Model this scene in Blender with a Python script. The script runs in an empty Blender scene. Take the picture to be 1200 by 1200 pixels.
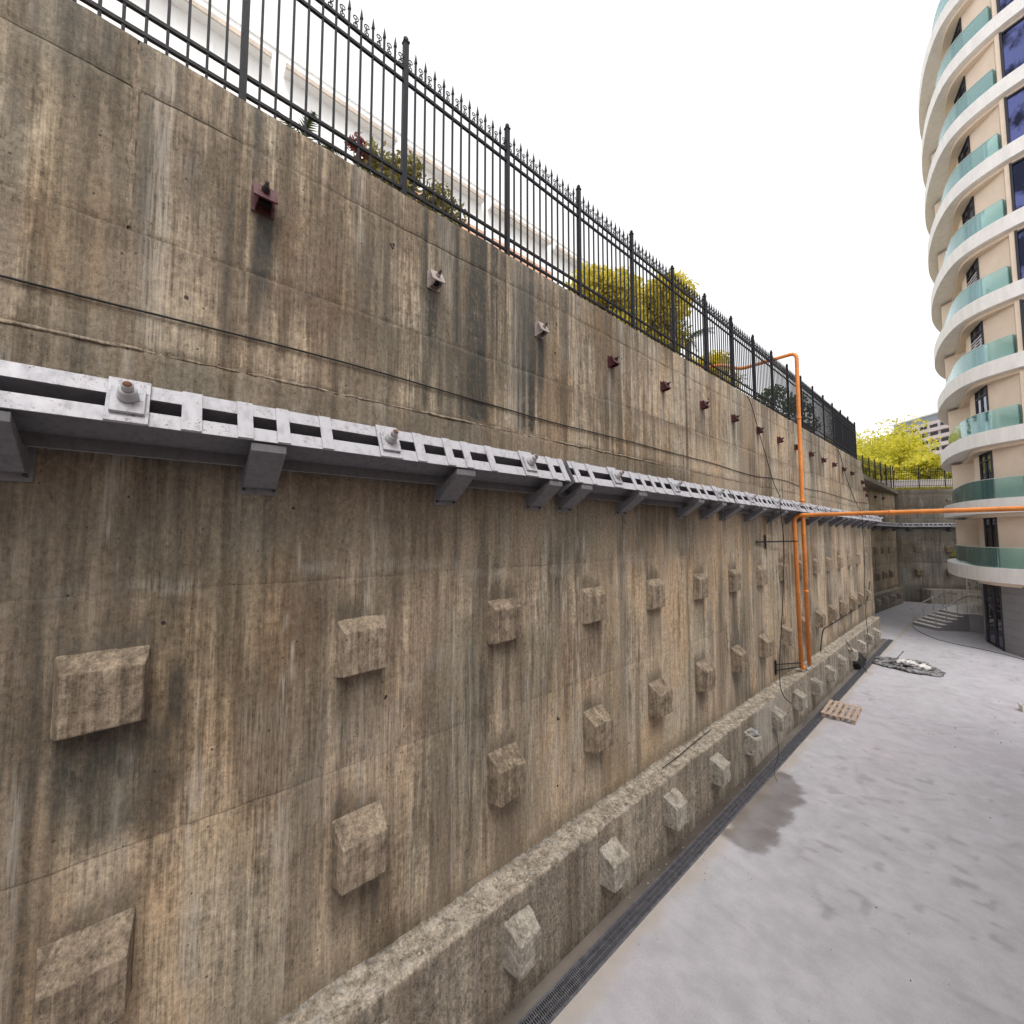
import bpy, bmesh, math, random
import numpy as np
from mathutils import Vector, Matrix

random.seed(7)
RNG = np.random.default_rng(11)
SC = bpy.context.scene
COL = SC.collection

# ------------------------------------------------------------------ camera, sky, sun, exposure
CAM_POS = Vector((4.4, 0.0, 5.808))
PSI, PITCH = math.radians(49.794), math.radians(3.409)
_f = Vector((-math.sin(PSI)*math.cos(PITCH), math.cos(PSI)*math.cos(PITCH), math.sin(PITCH)))
_r = Vector((math.cos(PSI), math.sin(PSI), 0)); _u = _r.cross(_f)
cam = bpy.data.cameras.new('camera'); cam.sensor_width = 36; cam.lens = 14.1
cam.clip_start = 0.05; cam.clip_end = 2000
cam_o = bpy.data.objects.new('camera', cam); COL.objects.link(cam_o)
cam_o.matrix_world = Matrix(((_r.x, _u.x, -_f.x, CAM_POS.x), (_r.y, _u.y, -_f.y, CAM_POS.y), (_r.z, _u.z, -_f.z, CAM_POS.z), (0, 0, 0, 1)))
SC.camera = cam_o

SUN_EL, SUN_AZ = math.radians(60), math.radians(115)      # azimuth clockwise from +Y
w = bpy.data.worlds.new('World'); SC.world = w; w.use_nodes = True
wn = w.node_tree; wn.nodes.clear()
sky = wn.nodes.new('ShaderNodeTexSky'); sky.sky_type = 'NISHITA'; sky.sun_disc = False
sky.sun_elevation = SUN_EL; sky.sun_rotation = SUN_AZ; sky.air_density = 1.2; sky.dust_density = 3.0; sky.ozone_density = 1.0
hs = wn.nodes.new('ShaderNodeHueSaturation'); hs.inputs['Saturation'].default_value = 0.10; hs.inputs['Value'].default_value = 1.0
bg = wn.nodes.new('ShaderNodeBackground'); bg.inputs['Strength'].default_value = 0.15
wo = wn.nodes.new('ShaderNodeOutputWorld')
w.cycles.sampling_method = 'NONE'
# a bright, even overcast veil over the clear-sky model
mxw = wn.nodes.new('ShaderNodeMix'); mxw.data_type = 'RGBA'; mxw.inputs[0].default_value = .62; mxw.inputs[7].default_value = (6.95, 6.95, 7.0, 1)
wn.links.new(sky.outputs[0], hs.inputs['Color']); wn.links.new(hs.outputs[0], mxw.inputs[6]); wn.links.new(mxw.outputs[2], bg.inputs['Color']); wn.links.new(bg.outputs[0], wo.inputs['Surface'])

sun = bpy.data.lights.new('sun', 'SUN'); sun.energy = 1.3; sun.angle = math.radians(25); sun.color = (1.0, 0.95, 0.88)
sun_o = bpy.data.objects.new('sun', sun); COL.objects.link(sun_o)
sd = Vector((math.sin(SUN_AZ)*math.cos(SUN_EL), math.cos(SUN_AZ)*math.cos(SUN_EL), math.sin(SUN_EL)))
sun_o.rotation_euler = sd.to_track_quat('Z', 'Y').to_euler(); sun_o.location = (30, -15, 50)

vs = SC.view_settings
vs.view_transform = 'Standard'; vs.look = 'None'; vs.gamma = 1.0; vs.exposure = 0.52; vs.use_curve_mapping = False
SC.cycles.use_adaptive_sampling = True; SC.cycles.adaptive_threshold = .02
SC.cycles.max_bounces = 5; SC.cycles.diffuse_bounces = 3; SC.cycles.glossy_bounces = 2; SC.cycles.transmission_bounces = 3; SC.cycles.transparent_max_bounces = 16

# ------------------------------------------------------------------ noise in numpy
def _hash(ix, iy, s):
    h = (ix.astype(np.int64)*374761393 + iy.astype(np.int64)*668265263 + s*974634741) & 0x7fffffff
    h = ((h ^ (h >> 13))*1274126177) & 0x7fffffff
    h = (h ^ (h >> 16)) & 0xffffff
    return h/float(0xffffff)
def vnoise(x, y, s=0):
    x = np.asarray(x, float); y = np.asarray(y, float); x, y = np.broadcast_arrays(x, y)
    ix = np.floor(x); iy = np.floor(y); fx = x-ix; fy = y-iy
    fx = fx*fx*(3-2*fx); fy = fy*fy*(3-2*fy)
    a = _hash(ix, iy, s); b = _hash(ix+1, iy, s); c = _hash(ix, iy+1, s); d = _hash(ix+1, iy+1, s)
    return (a*(1-fx)+b*fx)*(1-fy)+(c*(1-fx)+d*fx)*fy
def fbm(x, y, s=0, o=4):
    t = 0; a = .5; n = 0
    for k in range(o):
        t = t+a*vnoise(x*2**k, y*2**k, s+17*k); n += a; a *= .55
    return t/n
def sst(a, b, v):
    t = np.clip((v-a)/(b-a), 0, 1); return t*t*(3-2*t)

# ------------------------------------------------------------------ materials
def N(nt, t, ins=None, **props):
    n = nt.nodes.new(t)
    for k, v in props.items(): setattr(n, k, v)
    for k, v in (ins or {}).items():
        s = n.inputs[k]
        if isinstance(v, bpy.types.NodeSocket): nt.links.new(v, s)
        else: s.default_value = v
    return n
def mth(nt, op, a, b=0.0, clamp=False):
    return N(nt, 'ShaderNodeMath', {0: a, 1: b}, operation=op, use_clamp=clamp).outputs[0]
def mr(nt, v, a, b, c=0.0, d=1.0):
    return N(nt, 'ShaderNodeMapRange', {0: v, 1: a, 2: b, 3: c, 4: d}, interpolation_type='SMOOTHSTEP').outputs[0]
def C4(c): return (c[0], c[1], c[2], 1.0)
def mixc(nt, f, a, b, blend='MIX'):
    n = N(nt, 'ShaderNodeMix', {0: f, 6: C4(a) if isinstance(a, tuple) else a, 7: C4(b) if isinstance(b, tuple) else b}, data_type='RGBA', blend_type=blend)
    return n.outputs[2]
def noise(nt, vec, scale, detail=4, rough=.55):
    return N(nt, 'ShaderNodeTexNoise', {'Vector': vec, 'Scale': scale, 'Detail': detail, 'Roughness': rough}).outputs[0]
def vmul(nt, v, s):
    return N(nt, 'ShaderNodeVectorMath', {0: v, 1: s}, operation='MULTIPLY').outputs[0]
def newmat(name):
    m = bpy.data.materials.new(name); m.use_nodes = True
    nt = m.node_tree; b = nt.nodes['Principled BSDF']
    return m, nt, b
def bump(nt, h, strength=.3, dist=.02):
    return N(nt, 'ShaderNodeBump', {'Height': h, 'Strength': strength, 'Distance': dist}).outputs[0]
def setb(nt, b, **kw):
    for k, v in kw.items():
        k = k.replace('_', ' ')
        if isinstance(v, bpy.types.NodeSocket): nt.links.new(v, b.inputs[k])
        elif isinstance(v, tuple): b.inputs[k].default_value = C4(v)
        else: b.inputs[k].default_value = v

def concrete(name, light, dark, streak=1.0, rough_amt=.5, speck=1.0):
    m, nt, b = newmat(name)
    P = N(nt, 'ShaderNodeNewGeometry').outputs['Position']
    st = noise(nt, vmul(nt, P, (7.5, 7.5, .42)), 1, 4, .68)
    fine = noise(nt, vmul(nt, P, (52, 52, 2.0)), 1, 3, .75)
    mott = noise(nt, P, 7.5, 5, .74)
    grain = noise(nt, P, 95, 2, .8)
    tone = N(nt, 'ShaderNodeSeparateXYZ', {0: N(nt, 'ShaderNodeAttribute', attribute_name='tone').outputs['Vector']})
    rnd = mth(nt, 'MULTIPLY', mth(nt, 'SUBTRACT', N(nt, 'ShaderNodeObjectInfo').outputs['Random'], .5), .10)
    base = mth(nt, 'ADD', mth(nt, 'ADD', mth(nt, 'MULTIPLY', st, .55+.25*streak), mth(nt, 'MULTIPLY', mott, .45-.25*streak)), mth(nt, 'ADD', mth(nt, 'MULTIPLY', tone.outputs[0], .5), rnd))
    c = mixc(nt, mr(nt, base, .37, .60), dark, light)
    c = mixc(nt, mr(nt, tone.outputs[1], .0, .22), c, mixc(nt, 1.0, c, (.91, .97, 1.0), 'MULTIPLY'))
    c = mixc(nt, mr(nt, tone.outputs[2], .0, .20), c, mixc(nt, 1.0, c, (1.05, .97, .88), 'MULTIPLY'))
    mid = noise(nt, vmul(nt, P, (27, 27, 19)), 1, 3, .78)
    def lin(v, a, b, amt): return N(nt, 'ShaderNodeMapRange', {0: v, 1: a, 2: b, 3: -amt, 4: amt}, clamp=True).outputs[0]
    f = mth(nt, 'ADD', mth(nt, 'ADD', lin(fine, .35, .65, .30*streak), lin(mid, .34, .66, .26*speck)), mth(nt, 'ADD', lin(mott, .34, .66, .20), lin(grain, .3, .7, .14*speck)))
    gain = mth(nt, 'MAXIMUM', mth(nt, 'ADD', 1.0, f), .3)
    col = mixc(nt, 1.0, c, N(nt, 'ShaderNodeCombineXYZ', {0: gain, 1: gain, 2: gain}).outputs[0], 'MULTIPLY')
    at = N(nt, 'ShaderNodeSeparateXYZ', {0: N(nt, 'ShaderNodeAttribute', attribute_name='stain').outputs['Vector']})
    R, Gp, B = at.outputs[0], at.outputs[1], at.outputs[2]
    brk = mr(nt, mth(nt, 'ADD', mth(nt, 'MULTIPLY', fine, .5), mth(nt, 'MULTIPLY', mott, .5)), .33, .62, .30, 1.2)
    dk = N(nt, 'ShaderNodeMapRange', {0: gain, 1: .36, 2: 1.64, 3: .55, 4: 1.5}).outputs[0]
    dk3 = N(nt, 'ShaderNodeCombineXYZ', {0: dk, 1: dk, 2: dk}).outputs[0]
    col = mixc(nt, mth(nt, 'MULTIPLY', B, brk, True), col, mixc(nt, 1.0, (.130, .088, .060), dk3, 'MULTIPLY'))
    col = mixc(nt, mth(nt, 'MULTIPLY', R, brk, True), col, mixc(nt, 1.0, (.050, .047, .040), dk3, 'MULTIPLY'))
    col = mixc(nt, mth(nt, 'MULTIPLY', Gp, mr(nt, fine, .38, .62, .15, 1.25), True), col, (.48, .455, .41))
    vor = N(nt, 'ShaderNodeTexVoronoi', {'Vector': P, 'Scale': 11.0}).outputs['Distance']
    pitm = mth(nt, 'MULTIPLY', mr(nt, vor, .09, .15, 1, 0), mr(nt, mott, .52, .58))
    col = mixc(nt, mth(nt, 'MULTIPLY', pitm, .8), col, (.025, .023, .02))
    hgt = mth(nt, 'ADD', mth(nt, 'ADD', mth(nt, 'MULTIPLY', fine, .5*streak), mth(nt, 'MULTIPLY', mid, rough_amt)), mth(nt, 'MULTIPLY', mott, .6))
    setb(nt, b, Base_Color=col, Roughness=mr(nt, R, 0, 1, .92, .66), Normal=bump(nt, hgt, .6, .02))
    b.inputs['Specular IOR Level'].default_value = .25
    return m

def simple(name, col, rough=.6, metal=0.0, var=.12, vscale=6.0, bmp=0.0, spec=.4, stretch=(1, 1, 1)):
    m, nt, b = newmat(name)
    P = N(nt, 'ShaderNodeNewGeometry').outputs['Position']
    v = vmul(nt, P, stretch)
    n1 = noise(nt, v, vscale, 5, .6); n2 = noise(nt, v, vscale*7, 3, .6)
    g = mr(nt, mth(nt, 'ADD', mth(nt, 'MULTIPLY', n1, .65), mth(nt, 'MULTIPLY', n2, .35)), .3, .7, 1-var, 1+var)
    col2 = mixc(nt, 1.0, col, N(nt, 'ShaderNodeCombineXYZ', {0: g, 1: g, 2: g}).outputs[0], 'MULTIPLY')
    setb(nt, b, Base_Color=col2, Roughness=mr(nt, n2, .3, .7, max(rough-.1, .02), min(rough+.1, 1)), Metallic=metal)
    b.inputs['Specular IOR Level'].default_value = spec
    if bmp: setb(nt, b, Normal=bump(nt, n2, bmp, .01))
    return m

def chipped(name, col, under, rough=.5, amount=.64):
    m, nt, b = newmat(name)
    P = N(nt, 'ShaderNodeNewGeometry').outputs['Position']
    n1 = noise(nt, P, 5, 4, .6); n2 = noise(nt, P, 42, 4, .7); n3 = noise(nt, vmul(nt, P, (9, 9, 2)), 2, 5)
    chip = mth(nt, 'MULTIPLY', mr(nt, n2, amount-.06, amount, 0, 1), mr(nt, n1, .46, .58))
    dirt = mr(nt, n3, .45, .75, 0, .45)
    c = mixc(nt, dirt, col, tuple(x*.55 for x in col))
    c = mixc(nt, mr(nt, noise(nt, vmul(nt, P, (6, 6, 1.6)), 1, 4, .7), .60, .72, 0, .55), c, (.24, .15, .10)) if name.startswith('lilac') else c
    c = mixc(nt, chip, c, under)
    setb(nt, b, Base_Color=c, Roughness=mr(nt, n3, .3, .7, rough-.08, rough+.2), Normal=bump(nt, mth(nt, 'SUBTRACT', n1, chip), .15, .006))
    return m

MAT = {}
MAT['wall'] = concrete('wall_concrete', (.445, .357, .262), (.20, .157, .113), 1.0)
MAT['block'] = concrete('anchor_block_concrete', (.285, .23, .172), (.155, .122, .09), .8, 1.0)
MAT['ledge'] = concrete('ledge_concrete', (.38, .33, .268), (.195, .165, .13), .35, 1.2, 1.6)
MAT['lowblock'] = concrete('cast_block_concrete', (.34, .31, .268), (.19, .168, .14), .3, 1.0)
MAT['endwall'] = concrete('end_wall_concrete', (.43, .385, .33), (.24, .21, .175), .7)
MAT['waler'] = chipped('lilac_white_steel_paint', (.45, .45, .49), (.20, .16, .14), .5, .63)
MAT['bracket'] = chipped('shade_darkened_steel_paint', (.175, .175, .195), (.10, .08, .07), .5, .66)  # beam paint made darker: shade on undersides is put into the colour
MAT['nut'] = chipped('pale_steel', (.42, .42, .44), (.20, .13, .10), .45, .68)
MAT['rust'] = simple('rust', (.13, .055, .03), .85, 0, .4, 20, .3)
MAT['maroon'] = chipped('maroon_paint', (.080, .020, .022), (.15, .08, .07), .6, .66)
MAT['palehead'] = chipped('dull_pink_grey_paint', (.36, .30, .28), (.14, .08, .07), .6, .6)
MAT['darksteel'] = simple('dark_steel', (.045, .035, .035), .55, .3, .3, 20)
MAT['iron'] = simple('black_iron_paint', (.014, .014, .019), .55, 0, .25, 10, spec=.22)
MAT['cable'] = simple('black_cable', (.015, .014, .014), .6)
MAT['orange'] = simple('orange_pipe_paint', (.70, .24, .052), .45, 0, .22, 2.5)
MAT['grate'] = simple('galvanised_grate', (.16, .16, .18), .5, .4, .35, 9)
MAT['trough'] = simple('wet_trough', (.015, .014, .014), .5)
MAT['wood'] = simple('pallet_wood', (.44, .335, .265), .8, 0, .3, 5, .2, stretch=(12, 1, 12))
MAT['tarp'] = simple('grey_tarp', (.19, .19, .195), .7, 0, .8, 7, .4)
MAT['sack'] = simple('white_sack', (.60, .58, .58), .7, 0, .25, 9, .2)
MAT['plaster'] = simple('beige_plaster', (.80, .655, .53), .85, 0, .06, 1.2, .08)
MAT['slab'] = simple('pale_balcony_render', (.85, .82, .80), .75, 0, .09, 1.2, .06, stretch=(3, 3, .6))
MAT['soffit'] = simple('tan_soffit_render', (.46, .37, .29), .85, 0, .06, 1.2)
MAT['frame'] = simple('dark_window_frame', (.022, .020, .026), .4)
MAT['greytile'] = simple('grey_cladding', (.27, .265, .28), .6, 0, .08, 2.0)
MAT['steps'] = simple('grey_step_stone', (.30, .295, .31), .8, 0, .12, 5)
MAT['rail'] = simple('steel_handrail', (.50, .49, .50), .4, .5, .1)
MAT['lattice'] = simple('white_lattice', (.70, .68, .62), .6)
MAT['white'] = simple('white_render', (.90, .895, .885), .85, 0, .03, .8)
MAT['cornice'] = simple('brown_cornice', (.62, .53, .45), .85, 0, .2, 2)
MAT['terracotta'] = simple('terracotta_panel', (.70, .42, .30), .85, 0, .2, 2)
MAT['farwall'] = simple('far_tower_render', (.58, .50, .50), .85, 0, .06, .2)
MAT['farroof'] = simple('far_tower_attic', (.30, .33, .38), .6, 0, .1, .3)
MAT['bark'] = simple('bark', (.12, .085, .06), .9, 0, .3, 8, .4, stretch=(3, 3, .6))
MAT['rubble'] = simple('rubble_stone', (.40, .36, .30), .95, 0, .35, 20)
MAT['soil'] = simple('upper_soil', (.22, .19, .14), .95, 0, .25, 2)
MAT['grass'] = simple('grass_blades', (.10, .17, .02), .8, 0, .4, 3)
MAT['hill'] = simple('hillside_scrub', (.20, .20, .04), .95, 0, .4, .6)
MAT['paleblock'] = simple('pale_render', (.62, .56, .60), .85, 0, .06, .5)

def glass_sheet(name, tint, dif, fac_dif, fac_gl):
    m, nt, b = newmat(name); nt.nodes.remove(b)
    out = [n for n in nt.nodes if n.type == 'OUTPUT_MATERIAL'][0]
    t = N(nt, 'ShaderNodeBsdfTransparent', {'Color': C4(tint)}); d = N(nt, 'ShaderNodeBsdfDiffuse', {'Color': C4(dif)})
    P = N(nt, 'ShaderNodeNewGeometry').outputs['Position']
    g = N(nt, 'ShaderNodeBsdfGlossy', {'Color': (.9, .97, .97, 1), 'Roughness': .02, 'Normal': bump(nt, noise(nt, P, 1.1, 2), .05, .05)})
    a = N(nt, 'ShaderNodeMixShader', {0: fac_dif, 1: t.outputs[0], 2: d.outputs[0]})
    fr = N(nt, 'ShaderNodeFresnel', {'IOR': 1.45})
    f2 = mth(nt, 'ADD', mth(nt, 'MULTIPLY', fr.outputs[0], .8), fac_gl, True)
    s = N(nt, 'ShaderNodeMixShader', {0: f2, 1: a.outputs[0], 2: g.outputs[0]})
    nt.links.new(s.outputs[0], out.inputs['Surface'])
    return m
MAT['teal'] = glass_sheet('teal_balustrade_glass', (.77, .94, .95), (.38, .74, .74), .14, .05)
def window_glass(name, col, metal=.75):
    m, nt, b = newmat(name)
    P = N(nt, 'ShaderNodeNewGeometry').outputs['Position']
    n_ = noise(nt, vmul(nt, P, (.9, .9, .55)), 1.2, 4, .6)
    col = mixc(nt, mr(nt, n_, .42, .56), tuple(x*.16 for x in col), tuple(min(1, x*1.25) for x in col))  # dark and blue blotches painted in as reflections on the panes
    setb(nt, b, Base_Color=col, Metallic=metal, Roughness=.03, Normal=bump(nt, noise(nt, P, .9, 2), .12, .05))
    return m
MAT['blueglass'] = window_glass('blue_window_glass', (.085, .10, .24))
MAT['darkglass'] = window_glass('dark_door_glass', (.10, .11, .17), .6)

def leafmat(name, a, b_, trans=.35):
    m, nt, b = newmat(name)
    g = N(nt, 'ShaderNodeNewGeometry')
    rnd = g.outputs['Random Per Island']
    n = noise(nt, g.outputs['Position'], .8, 3)
    c = mixc(nt, mr(nt, mth(nt, 'ADD', mth(nt, 'MULTIPLY', rnd, .6), mth(nt, 'MULTIPLY', n, .4)), .2, .75), a, b_)
    out = [x for x in nt.nodes if x.type == 'OUTPUT_MATERIAL'][0]
    setb(nt, b, Base_Color=c, Roughness=.6)
    t = N(nt, 'ShaderNodeBsdfTranslucent', {'Color': c})
    s = N(nt, 'ShaderNodeMixShader', {0: trans, 1: b.outputs[0], 2: t.outputs[0]})
    nt.links.new(s.outputs[0], out.inputs['Surface'])
    return m
MAT['leaf_yellow'] = leafmat('yellow_green_leaves', (.44, .385, .04), (.74, .63, .09), .5)
MAT['leaf_lime'] = leafmat('lime_leaves', (.40, .40, .03), (.76, .67, .08), .5)
MAT['leaf_green'] = leafmat('green_leaves', (.045, .085, .025), (.12, .17, .05))
MAT['leaf_olive'] = leafmat('olive_leaves', (.15, .13, .04), (.38, .34, .13))
MAT['leaf_red'] = leafmat('red_leaves', (.22, .05, .06), (.34, .12, .10))
MAT['palm'] = leafmat('palm_leaves', (.045, .08, .03), (.11, .15, .06), .2)

# yard floor
def floor_mat(name, base, gl):
    m, nt, b = newmat(name)
    P = N(nt, 'ShaderNodeNewGeometry').outputs['Position']
    rot = N(nt, 'ShaderNodeMapping', {'Vector': P, 'Rotation': (0, 0, math.radians(22)), 'Scale': (.55, 3.2, 1)}).outputs[0]
    trowel = noise(nt, rot, 1.6, 6, .65); big = noise(nt, P, .35, 5, .6); mid = noise(nt, P, 2.4, 6, .68); grain = noise(nt, P, 60, 3)
    g = mth(nt, 'ADD', mth(nt, 'ADD', mth(nt, 'MULTIPLY', trowel, .07), mth(nt, 'MULTIPLY', big, .24)), mth(nt, 'ADD', mth(nt, 'MULTIPLY', mid, .42), mth(nt, 'MULTIPLY', grain, .27)))
    k = mr(nt, g, .38, .62, .83, 1.11)
    c = mixc(nt, 1.0, base, N(nt, 'ShaderNodeCombineXYZ', {0: k, 1: k, 2: k}).outputs[0], 'MULTIPLY')
    at = N(nt, 'ShaderNodeSeparateXYZ', {0: N(nt, 'ShaderNodeAttribute', attribute_name='stain').outputs['Vector']})
    c = mixc(nt, at.outputs[2], c, mixc(nt, 1.0, c, (1.01, .98, 1.0), 'MULTIPLY'))
    c = mixc(nt, at.outputs[1], c, (.40, .345, .28))
    c = mixc(nt, at.outputs[0], c, mixc(nt, 1.0, c, (.36, .335, .315), 'MULTIPLY'))
    setb(nt, b, Base_Color=c, Roughness=mth(nt, 'SUBTRACT', mr(nt, mid, .3, .7, .62, .86), mth(nt, 'MULTIPLY', at.outputs[0], .38), True), Normal=bump(nt, mth(nt, 'ADD', mid, mth(nt, 'MULTIPLY', grain, .5)), .12, .01))
    b.inputs['Specular IOR Level'].default_value = gl
    return m
MAT['floor'] = floor_mat('yard_concrete', (.445, .44, .475), .4)
MAT['apron'] = floor_mat('apron_concrete', (.17, .15, .132), .35)

# ------------------------------------------------------------------ object helpers
def tag(o, label=None, cat=None, group=None, kind=None):
    if label: o['label'] = label
    if cat: o['category'] = cat
    if group: o['group'] = group
    if kind: o['kind'] = kind
    return o
def link_mesh(name, me, mat, parent=None, loc=(0, 0, 0), rot=None):
    o = bpy.data.objects.new(name, me); COL.objects.link(o)
    if mat is not None and len(me.materials) == 0: me.materials.append(mat)
    o.location = loc
    if rot is not None: o.rotation_euler = rot
    if parent is not None: o.parent = parent
    return o
def thing(name, label, cat, loc=(0, 0, 0), rotz=0.0, group=None):
    o = bpy.data.objects.new(name, None); COL.objects.link(o); o.location = loc; o.rotation_euler = (0, 0, rotz)
    o.empty_display_size = .2
    return tag(o, label, cat, group)

class MB:
    def __init__(s): s.v = []; s.f = []
    def add(s, vs_, fs_):
        k = len(s.v); s.v += [tuple(map(float, q)) for q in vs_]; s.f += [tuple(i+k for i in q) for q in fs_]; return s
    def box(s, c, size, ax=None):
        hx, hy, hz = [q/2 for q in size]
        pts = [(x, y, z) for x in (-hx, hx) for y in (-hy, hy) for z in (-hz, hz)]
        if ax is not None:
            A, B, Cc = [Vector(a) for a in ax]; pts = [tuple(A*p[0]+B*p[1]+Cc*p[2]) for p in pts]
        pts = [(p[0]+c[0], p[1]+c[1], p[2]+c[2]) for p in pts]
        return s.add(pts, [(0, 1, 3, 2), (4, 6, 7, 5), (0, 4, 5, 1), (2, 3, 7, 6), (0, 2, 6, 4), (1, 5, 7, 3)])
    def bar(s, a, b, w_, h_=None, up=(0, 0, 1)):
        a = Vector(a); b = Vector(b); d = b-a; L = d.length; d.normalize(); up = Vector(up)
        if abs(d.dot(up)) > .98: up = Vector((1, 0, 0))
        sdv = d.cross(up).normalized(); u = sdv.cross(d)
        return s.box((a+b)/2, (L, w_, h_ or w_), (d, sdv, u))
    def tube(s, path, r, n=8, cap=True, rfun=None):
        path = [Vector(p) for p in path]; k0 = len(s.v); prev = None
        for i, p in enumerate(path):
            t = (path[min(i+1, len(path)-1)]-path[max(i-1, 0)]).normalized()
            if prev is None:
                a = Vector((0, 0, 1)) if abs(t.z) < .9 else Vector((1, 0, 0)); prev = t.cross(a).normalized()
            e1 = (prev-t*prev.dot(t)).normalized(); e2 = t.cross(e1); prev = e1
            rr = r if rfun is None else rfun(i/(len(path)-1))
            for j in range(n):
                an = 2*math.pi*j/n; q = p+e1*math.cos(an)*rr+e2*math.sin(an)*rr; s.v.append(tuple(q))
        for i in range(len(path)-1):
            for j in range(n):
                a = k0+i*n+j; b = k0+i*n+(j+1) % n; s.f.append((a, b, b+n, a+n))
        if cap:
            s.f.append(tuple(k0+j for j in reversed(range(n)))); e = k0+(len(path)-1)*n; s.f.append(tuple(e+j for j in range(n)))
        return s
    def prism(s, poly, vec):          # closed polygon (3D points) swept by vec
        n = len(poly); vec = Vector(vec); p = [Vector(q) for q in poly]
        return s.add(p+[q+vec for q in p], [tuple(reversed(range(n))), tuple(range(n, 2*n))]+[(i, (i+1) % n, n+(i+1) % n, n+i) for i in range(n)])
    def mesh(s, name, smooth=False):
        me = bpy.data.meshes.new(name); me.from_pydata(s.v, [], s.f)
        bm = bmesh.new(); bm.from_mesh(me); bmesh.ops.recalc_face_normals(bm, faces=bm.faces); bm.to_mesh(me); bm.free()
        if smooth: me.polygons.foreach_set('use_smooth', [True]*len(me.polygons))
        me.update(); return me
    def build(s, name, mat, parent=None, smooth=False, loc=(0, 0, 0), rot=None, bevel=0):
        o = link_mesh(name, s.mesh(name, smooth), mat, parent, loc, rot)
        if bevel:
            md = o.modifiers.new('bevel', 'BEVEL'); md.width = bevel; md.segments = 2; md.limit_method = 'ANGLE'
        return o
def arc_path(pts, r, n=5):            # polyline with rounded corners
    pts = [Vector(p) for p in pts]; out = [pts[0]]
    for i in range(1, len(pts)-1):
        a, b, c = pts[i-1], pts[i], pts[i+1]
        d1 = (a-b).normalized(); d2 = (c-b).normalized(); L = min(r, (a-b).length/2, (c-b).length/2)
        p1 = b+d1*L; p2 = b+d2*L
        for k in range(n+1):
            t = k/n; out.append(p1*(1-t)**2+b*2*t*(1-t)+p2*t*t)
    out.append(pts[-1]); return out
def grid_mesh(name, X, Y, Z, stain=None, smooth=True, flip=False, tone=None):
    nu, nv = X.shape
    co = np.stack([X, Y, Z], -1).reshape(-1, 3)
    idx = np.arange(nu*nv).reshape(nu, nv)
    a = idx[:-1, :-1]; b = idx[1:, :-1]; c = idx[1:, 1:]; d = idx[:-1, 1:]
    q = np.stack([a, b, c, d] if not flip else [a, d, c, b], -1).reshape(-1, 4)
    me = bpy.data.meshes.new(name)
    me.vertices.add(len(co)); me.vertices.foreach_set('co', co.astype(np.float32).ravel())
    me.loops.add(q.size); me.loops.foreach_set('vertex_index', q.ravel().astype(np.int32))
    me.polygons.add(len(q)); me.polygons.foreach_set('loop_start', np.arange(0, q.size, 4, dtype=np.int32))
    me.polygons.foreach_set('loop_total', np.full(len(q), 4, np.int32))
    me.update(calc_edges=True)
    if smooth: me.polygons.foreach_set('use_smooth', [True]*len(q))
    if stain is not None:
        at = me.attributes.new('stain', 'FLOAT_VECTOR', 'POINT'); at.data.foreach_set('vector', stain.reshape(-1, 3).astype(np.float32).ravel())
    if tone is not None:
        at = me.attributes.new('tone', 'FLOAT_VECTOR', 'POINT'); at.data.foreach_set('vector', tone.reshape(-1, 3).astype(np.float32).ravel())
    me.validate(); return me
ORD = ['nearest', 'second', 'third', 'fourth', 'fifth', 'sixth', 'seventh', 'eighth', 'ninth', 'tenth', 'eleventh', 'twelfth', 'thirteenth', 'fourteenth', 'fifteenth', 'sixteenth']
def nth(i): return 'nearest the camera' if i == 0 else ORD[i]+' from the camera'

# ------------------------------------------------------------------ yard floor, apron, upper ground
def poly_sd(px, py, poly):
    poly = np.array(poly); ins = np.zeros(px.shape, bool); dmin = np.full(px.shape, 1e9)
    n = len(poly)
    for i in range(n):
        x1, y1 = poly[i]; x2, y2 = poly[(i+1) % n]
        t = np.clip(((px-x1)*(x2-x1)+(py-y1)*(y2-y1))/((x2-x1)**2+(y2-y1)**2), 0, 1)
        dmin = np.minimum(dmin, np.hypot(px-x1-t*(x2-x1), py-y1-t*(y2-y1)))
        cond = ((y1 > py) != (y2 > py)) & (px < (x2-x1)*(py-y1)/(y2-y1+1e-12)+x1); ins ^= cond
    return np.where(ins, -dmin, dmin)
WET = [(.3, 12.3), (.75, 11.7), (1.29, 11.59), (1.50, 10.84), (1.53, 10.0), (1.50, 8.89), (1.33, 8.22), (.85, 8.43), (.72, 8.9), (.5, 7.8), (.3, 7.5)]
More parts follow.
